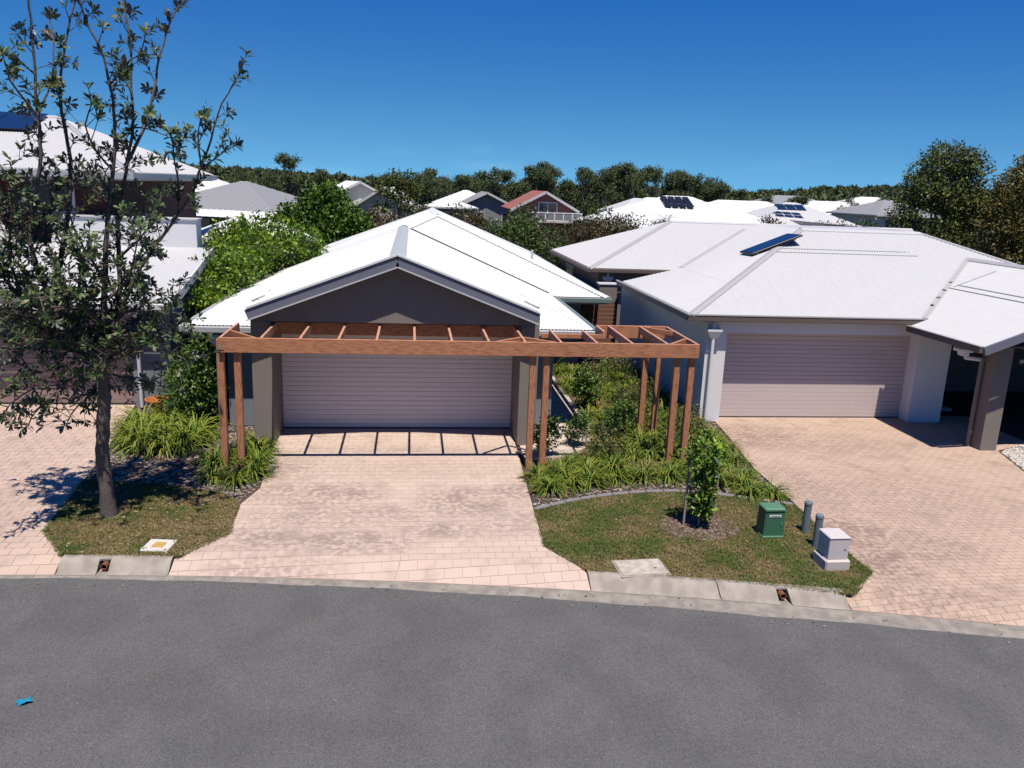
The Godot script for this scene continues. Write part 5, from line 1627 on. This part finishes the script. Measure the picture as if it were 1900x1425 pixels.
# ---------------------------------------------------------------- trees
func coast_banksia() -> void:
	var t := thing("banksia_tree", "tall sparse tree with grey trunk and whorled dark leaves on the left lawn", "tree", Vector3(-4.56, 0, -12.25))
	var o := -t.position
	var r := RandomNumberGenerator.new()
	r.seed = 77
	var trunk := Geo.new()
	var crown := Geo.new()
	var cones := Geo.new()
	var tops := [Color(0.042, 0.075, 0.024), Color(0.058, 0.10, 0.03), Color(0.078, 0.125, 0.038), Color(0.10, 0.11, 0.042)]
	var under := Color(0.16, 0.175, 0.14)
	var whorl := func(at: Vector3, axis: Vector3, n: int, l: float) -> void:
		var s := axis.cross(Vector3(0.3, 0.2, 1).normalized()).normalized()
		var u := axis.cross(s).normalized()
		for k in n:
			var f := TAU * k / n + r.randf() * 0.7
			var el := r.randf_range(0.05, 1.0)
			var dir := ((s * cos(f) + u * sin(f)) * cos(el) + axis * sin(el)).normalized()
			var side := dir.cross(axis).normalized()
			blunt_leaf(crown, at + axis * r.randf_range(-0.05, 0.03), dir, side, l * r.randf_range(0.75, 1.2), r.randf_range(0.15, 0.21), tops[r.randi() % 4], under)
	# besides the limbs drawn out above, low boughs spread all round the fork
	var limbs: Array = LIMBS.duplicate()
	for i in 16:
		var a := TAU * i / 16.0 * 3.0 + r.randf()
		var d := Vector3(cos(a), 0, sin(a))
		var q := Vector3(-4.5, r.randf_range(2.3, 3.3), -12.25)
		var flat := []
		var rise := r.randf_range(-0.1, 0.55)
		var reach := r.randf_range(0.9, 1.75)
		if d.x > 0.2:
			reach *= 0.75
		for k in 5:
			flat.append_array([q.x, q.y, q.z])
			q += (d * 0.25 * reach + Vector3(r.randf_range(-0.1, 0.1), rise * 0.25, r.randf_range(-0.1, 0.1)))
			rise -= 0.12
		limbs.append([0.026, 0.008, 1.0, flat])
	for i in limbs.size():
		var pts := v3(limbs[i][3]).map(func(q): return q + o)
		var c := Curve3D.new()
		for k in pts.size():
			var tg: Vector3 = (pts[mini(k + 1, pts.size() - 1)] - pts[maxi(k - 1, 0)]) * 0.17
			c.add_point(pts[k], -tg, tg)
		var len := c.get_baked_length()
		var n := maxi(4, int(len / (0.16 if i > 0 else 0.07)))
		var path := []
		var rad := []
		for k in n + 1:
			var f := k / float(n)
			var w: Vector3 = rdir(r) * (0.012 if i > 0 else 0.006)
			path.append(c.sample_baked(len * f, true) + w)
			var rr: float = lerpf(limbs[i][0], limbs[i][1], pow(f, 0.6))
			if i == 0:
				rr = rr * r.randf_range(0.93, 1.07) + 0.045 * exp(-f * 14.0)
			rad.append(rr)
		trunk.tube(path, rad, 12 if i == 0 else 7)
		var lf: float = limbs[i][2]
		if lf <= 0.0:
			continue
		# twigs with whorls of leaves; the upper stems carry few
		var s := 0.30 * len if limbs[i][0] > 0.055 else 0.12
		while s < len:
			var at := c.sample_baked(s, true)
			var ax := (c.sample_baked(minf(s + 0.1, len), true) - c.sample_baked(maxf(s - 0.1, 0.0), true)).normalized()
			var high := clampf((at.y - 3.8) / 2.5, 0.0, 1.0)
			var tw := (ax * r.randf_range(0.3, 0.9) + rdir(r) * 1.0 + Vector3.UP * 0.35).normalized()
			var l := r.randf_range(0.16, 0.5) * lerpf(1.0, 0.62, high)
			var mid: Vector3 = at + tw * l * 0.5 + Vector3.UP * 0.02
			var end := at + (tw + Vector3.UP * 0.18).normalized() * l
			trunk.tube([at, mid, end], [0.008, 0.006, 0.004], 4)
			whorl.call(end, (end - mid).normalized(), r.randi_range(8, 12), 0.105)
			if r.randf() < 0.75:
				whorl.call(mid, (end - mid).normalized(), r.randi_range(6, 9), 0.095)
			if r.randf() < lerpf(0.85, 0.25, high):
				var e2 := mid + (tw + rdir(r)).normalized() * l * 0.7
				trunk.tube([mid, e2], [0.005, 0.003], 4)
				whorl.call(e2, (e2 - mid).normalized(), r.randi_range(7, 11), 0.10)
			if high > 0.3 and r.randf() < 0.12:
				var cb := at + tw * 0.06
				cones.tube([cb, cb + Vector3(0, 0.03, 0), cb + Vector3(0, 0.11, 0), cb + Vector3(0, 0.135, 0)], [0.012, 0.028, 0.026, 0.008], 8)
			s += r.randf_range(0.06, 0.145) / lf * lerpf(0.95, 1.75, high)
		whorl.call(c.sample_baked(len), (c.sample_baked(len) - c.sample_baked(len - 0.1)).normalized(), 11, 0.12)
	part(t, "trunk", trunk, "bark")
	part(t, "crown", crown, "leaf")
	part(t, "cones", cones, "cone")

# a trunk with limbs to every lobe of the crown
func lobed_tree(label: String, at: Vector3, lobes: Array, clumps: int, per: int, size: float, asp: float, cols: Array, clump_r: float, sd: int, bark := "bark", m := "leaf", group := "", called := "leafy_tree") -> Node3D:
	var t := thing(called, label, "tree", at, group)
	var r := RandomNumberGenerator.new()
	r.seed = sd
	var g := Geo.new()
	var hub := Vector3.ZERO
	for l in lobes:
		hub += l[0] / lobes.size()
	hub = Vector3(hub.x * 0.4, hub.y * 0.45, hub.z * 0.4)
	var k := maxf(0.06, hub.y * 0.055)
	g.tube([Vector3(0, -0.3, 0), hub * 0.5 + Vector3(r.randf_range(-0.1, 0.1), 0, 0), hub], [k * 1.3, k, k * 0.85], 8)
	for l in lobes:
		var e: Vector3 = l[0]
		var mid := hub.lerp(e, 0.5) + rdir(r) * 0.12 * hub.distance_to(e)
		g.tube([hub, mid, e, e + (e - mid) * 0.5], [k * 0.7, k * 0.45, k * 0.22, k * 0.08], 6)
	part(t, "trunk", g, bark)
	var c := Geo.new()
	leaf_cloud(c, r, lobes, clumps, per, size, asp, cols, clump_r)
	part(t, "crown", c, m)
	return t

func copy(o: Node3D, called: String, at: Vector3, turn: float, scale: Vector3, label: String, group: String) -> Node3D:
	var c: Node3D = o.duplicate()
	c.name = numbered(called)
	add_child(c)
	c.position = at
	c.rotation.y = turn
	c.scale = scale
	c.set_meta("label", label)
	if group:
		c.set_meta("group", group)
	elif c.has_meta("group"):
		c.remove_meta("group")
	return c

func trees() -> void:
	coast_banksia()
	var lime := [Color(0.09, 0.17, 0.010), Color(0.14, 0.23, 0.014), Color(0.20, 0.29, 0.018), Color(0.06, 0.125, 0.010)]
	lobed_tree("light green leafy tree in the gap between the left and middle houses", Vector3(-4.75, 0, -23.0), [
		[Vector3(-0.1, 1.9, 2.9), Vector3(0.75, 0.9, 1.0)], [Vector3(-0.05, 2.6, 1.4), Vector3(0.95, 0.9, 1.1)], [Vector3(0.1, 3.0, -0.3), Vector3(1.1, 0.95, 1.2)], [Vector3(0.5, 3.2, -1.9), Vector3(1.1, 0.9, 1.1)], [Vector3(1.3, 3.05, -2.6), Vector3(0.9, 0.7, 0.9)], [Vector3(-0.5, 1.5, 1.2), Vector3(0.6, 0.9, 1.2)], [Vector3(-0.6, 3.0, -2.4), Vector3(0.8, 0.7, 0.8)]],
		1500, 12, 0.115, 0.27, lime, 0.17, 51)
	var deep := [Color(0.035, 0.085, 0.012), Color(0.055, 0.12, 0.015), Color(0.085, 0.165, 0.02), Color(0.12, 0.20, 0.026)]
	lobed_tree("dense dark green round tree behind the light green one", Vector3(-4.3, 0, -41.5), [
		[Vector3(0, 3.3, 0), Vector3(1.5, 1.5, 1.4)], [Vector3(-1.2, 2.8, 0.3), Vector3(1.2, 1.2, 1.2)], [Vector3(1.2, 2.8, 0.4), Vector3(1.15, 1.2, 1.2)], [Vector3(0.2, 4.1, 0.0), Vector3(0.95, 0.8, 0.9)], [Vector3(-0.6, 2.2, 0.9), Vector3(1.4, 1.1, 1.0)], [Vector3(0.9, 1.8, 0.9), Vector3(1.4, 1.2, 1.0)]],
		2200, 12, 0.17, 0.32, deep, 0.24, 52)
	# mid-distance bush: shrubs in three tints
	var olive := [Color(0.045, 0.055, 0.018), Color(0.06, 0.072, 0.022), Color(0.035, 0.042, 0.015), Color(0.085, 0.085, 0.03)]
	var rust := [Color(0.085, 0.06, 0.03), Color(0.06, 0.052, 0.022), Color(0.11, 0.075, 0.038), Color(0.05, 0.055, 0.02)]
	var fern := [Color(0.04, 0.075, 0.015), Color(0.06, 0.10, 0.02), Color(0.085, 0.125, 0.028)]
	var protos := []
	var kinds := [["olive", olive], ["brownish", rust], ["green", fern]]
	var n := 0
	var spots := []
	var r := RandomNumberGenerator.new()
	r.seed = 31
	for i in 30:
		var z := -r.randf_range(40.5, 52.0)
		var fr := r.randf_range(0.03, 0.30)
		spots.append([-z * fr, z, r.randf_range(0.62, 0.72) if fr > 0.09 and fr < 0.20 else r.randf_range(0.8, 1.05)])
	for i in 14:
		var z := -r.randf_range(40.0, 50.0)
		spots.append([-z * r.randf_range(0.44, 0.64), z, r.randf_range(0.8, 1.05)])
	for i in 8:
		var z := -r.randf_range(44.0, 50.0)
		spots.append([-z * r.randf_range(-0.07, 0.05), z, r.randf_range(0.8, 0.95)])
	for s in spots:
		var k := r.randi() % 6
		var kd: Array = kinds[k % 3]
		var where := "behind the ridge of the middle house" if s[0] < 6.0 and s[0] > -6.0 else ("in the thicket between the middle and right roofs" if s[0] < 15.0 else "along the back of the long right-hand roof")
		var label := "%s bush %s" % [kd[0], where]
		if protos.size() < 6:
			k = protos.size()
			kd = kinds[k % 3]
			label = "%s bush %s" % [kd[0], where]
			var lobes := []
			for j in 6:
				lobes.append([Vector3(r.randf_range(-1.1, 1.1), r.randf_range(1.2, 3.2), r.randf_range(-0.9, 0.9)), Vector3(r.randf_range(0.6, 1.1), r.randf_range(0.6, 1.0), r.randf_range(0.6, 1.0))])
			protos.append(lobed_tree(label, Vector3(s[0], 0, s[1]), lobes, 330, 10, 0.17, 0.22, kd[1], 0.26, 300 + k, "bark", "leaf", label + "es", "bush"))
		else:
			copy(protos[k], "bush", Vector3(s[0], 0, s[1]), r.randf() * TAU, Vector3.ONE * s[2], label, label + "es")
	# palms at the left end of the right roof
	for q in [[12.6, -41.5, 3.6], [13.4, -43.0, 3.9], [11.9, -44.0, 3.4]]:
		var p := thing("palm", "small spiky palm poking over the back of the right-hand roof", "palm", Vector3(q[0], 0, q[1]), "palms behind the right roof")
		var g := Geo.new()
		g.tube([Vector3(0, -0.3, 0), Vector3(0.05, q[2] * 0.5, 0), Vector3(0, q[2] - 0.5, 0)], [0.12, 0.09, 0.08], 8)
		part(p, "trunk", g, "bark")
		g = Geo.new()
		for i in 16:
			var f := TAU * i / 16.0 + r.randf()
			var out := Vector3(cos(f), 0, sin(f))
			var at := Vector3(0, q[2] - 0.5, 0)
			var el := r.randf_range(0.3, 1.3)
			for k in 6:
				var d := out * cos(el) + Vector3.UP * sin(el)
				var b := at + d * 0.2
				for s in [-1.0, 1.0]:
					var sd: Vector3 = Vector3(-out.z, 0, out.x) * s
					for m in 2:
						leaf(g, at.lerp(b, m * 0.5), (sd + d * 0.7).normalized(), d, 0.28, 0.09, fern[r.randi() % 3] * 0.7)
				at = b
				el -= 0.3
		part(p, "crown", g, "leaf")
	# two big trees on the right
	var gum := [Color(0.07, 0.095, 0.025), Color(0.105, 0.13, 0.032), Color(0.15, 0.17, 0.045), Color(0.05, 0.068, 0.02)]
	var gold := [Color(0.14, 0.115, 0.026), Color(0.19, 0.14, 0.032), Color(0.10, 0.11, 0.026), Color(0.07, 0.082, 0.023)]
	lobed_tree("tall dark olive tree at the right behind the long roof", Vector3(29.6, 0, -44.5), [
		[Vector3(0.3, 7.2, 0), Vector3(1.5, 1.2, 1.4)], [Vector3(1.6, 6.9, 0.2), Vector3(1.2, 1.2, 1.2)], [Vector3(-1.0, 6.0, 0.3), Vector3(1.3, 1.1, 1.2)], [Vector3(0.8, 5.4, 0.5), Vector3(1.7, 1.2, 1.4)], [Vector3(-1.6, 4.4, 0.3), Vector3(1.1, 1.1, 1.1)], [Vector3(2.2, 4.6, 0.4), Vector3(1.5, 1.4, 1.2)], [Vector3(0.2, 3.2, 0.8), Vector3(1.6, 1.3, 1.2)], [Vector3(1.9, 2.6, 0.8), Vector3(1.4, 1.4, 1.2)]],
		2400, 12, 0.18, 0.22, gum, 0.3, 61)
	lobed_tree("golden brown tree at the right edge, before the tall olive one", Vector3(31.6, 0, -40.5), [
		[Vector3(0.6, 6.6, 0), Vector3(1.2, 1.1, 1.2)], [Vector3(-0.6, 5.6, 0.2), Vector3(1.1, 1.2, 1.2)], [Vector3(1.4, 5.2, 0.2), Vector3(1.4, 1.3, 1.2)], [Vector3(-0.8, 4.2, 0.4), Vector3(1.3, 1.2, 1.2)], [Vector3(0.8, 3.6, 0.4), Vector3(1.7, 1.3, 1.2)], [Vector3(-0.4, 2.4, 0.6), Vector3(1.6, 1.4, 1.2)], [Vector3(1.6, 2.2, 0.6), Vector3(1.4, 1.4, 1.2)]],
		2200, 12, 0.18, 0.22, gold, 0.3, 62)
	lobed_tree("slim dark tree standing before the white roofs left of the ridge", Vector3(-1.0, 0, -69), [
		[Vector3(0.0, 5.3, 0), Vector3(1.2, 0.8, 1.0)], [Vector3(-1.0, 4.6, 0.2), Vector3(1.2, 0.8, 1.0)], [Vector3(1.1, 4.5, 0.2), Vector3(1.1, 0.8, 1.0)], [Vector3(0.1, 3.6, 0.2), Vector3(1.6, 0.8, 1.0)], [Vector3(-1.4, 3.0, 0.2), Vector3(0.9, 0.6, 0.9)], [Vector3(1.6, 3.0, 0.2), Vector3(0.9, 0.6, 0.9)]],
		420, 9, 0.24, 0.22, gum, 0.3, 63, "bark", "far_leaf")
	# the wood
	var deepgum := [Color(0.050, 0.082, 0.036), Color(0.075, 0.115, 0.048), Color(0.11, 0.15, 0.064), Color(0.10, 0.095, 0.052)]
	var gums := []
	var placed := []
	for i in 46:
		var z := -r.randf_range(112.0, 152.0)
		var f := r.randf_range(0.075, 0.385)
		var top := 6.3 + 2.5 * sin(clampf((f - 0.06) / 0.33, 0.0, 1.0) * PI * 0.85 + 0.2) + r.randf_range(-0.9, 0.7)
		placed.append([-z * f, z, top, "tall dark gum tree in the left part of the wood, above the red gable" if f < 0.18 else ("tall dark gum tree in the middle of the wood, right of the red gable" if f < 0.29 else "tall dark gum tree at the right end of the wood")])
	for i in 16:
		var z := -r.randf_range(92.0, 125.0)
		placed.append([-z * r.randf_range(-0.085, 0.075), z, r.randf_range(5.2, 6.7), "dark gum tree on the skyline left of the wood"])
	for i in 14:
		var z := -r.randf_range(120.0, 165.0)
		placed.append([-z * r.randf_range(-0.27, -0.09), z, r.randf_range(5.2, 6.4), "dark gum tree on the far left skyline"])
	placed.append([-20.0, -140.0, 9.2, "tallest gum on the far left skyline, rounded like an umbrella"])
	for i in 10:
		var z := -r.randf_range(95.0, 150.0)
		placed.append([-z * r.randf_range(0.40, 0.60), z, r.randf_range(4.6, 6.4), "small dark tree among the roofs on the right skyline"])
	for q in placed:
		if gums.size() < 6:
			var lobes := []
			for j in 8:
				var a := r.randf() * TAU
				var d := r.randf_range(0.3, 1.9)
				lobes.append([Vector3(cos(a) * d, r.randf_range(4.2, 9.0), sin(a) * d), Vector3(r.randf_range(0.8, 1.5), r.randf_range(0.6, 1.1), r.randf_range(0.8, 1.4))])
			for j in 3:
				lobes.append([Vector3(r.randf_range(-1.5, 1.5), r.randf_range(1.2, 3.6), r.randf_range(-1, 1)), Vector3(1.4, 1.2, 1.2)])
			var g := lobed_tree(q[3], Vector3(q[0], 0, q[1]), lobes, 640, 8, 0.34, 0.24, deepgum, 0.5, 400 + gums.size(), "bark_pale", "far_leaf", q[3] + "s", "gum_tree")
			g.scale = Vector3.ONE * (q[2] / 9.6)
			gums.append(g)
		else:
			var k: float = q[2] / 9.6
			copy(gums[r.randi() % 6], "gum_tree", Vector3(q[0], 0, q[1]), r.randf() * TAU, Vector3(k * r.randf_range(0.9, 1.2), k, k), q[3], q[3] + "s")
	# the far wooded rise, one mass
	var mm := MultiMesh.new()
	mm.transform_format = MultiMesh.TRANSFORM_3D
	mm.mesh = shrub_mesh(500, [[Vector3(0, 2.0, 0), Vector3(2.6, 2.2, 2.4)], [Vector3(1.6, 3.2, 0), Vector3(1.6, 1.5, 1.6)], [Vector3(-1.6, 2.8, 0.5), Vector3(1.7, 1.6, 1.6)]], 180, 7, 0.85, 0.3, deepgum, 0.8, "far_leaf")
	mm.instance_count = 1500
	for i in 1500:
		var z := -r.randf_range(170.0, 420.0)
		var f := r.randf_range(-0.75, 1.05)
		var hill := 4.2 * smoothstep(0.05, -0.35, f) + 6.5 * smoothstep(0.33, 0.62, f)
		var y := hill * clampf((-z - 170.0) / 200.0, 0.0, 1.0) - 0.5
		mm.set_instance_transform(i, Transform3D(Basis(Vector3.UP, r.randf() * TAU).scaled(Vector3.ONE * r.randf_range(0.8, 1.3)), Vector3(-z * f, y, z)))
	var fw := MultiMeshInstance3D.new()
	fw.multimesh = mm
	fw.name = "far_wood"
	add_child(fw)
	fw.set_meta("kind", "stuff")
	tag(fw, "dark wooded rise along the horizon behind all the roofs", "wood")
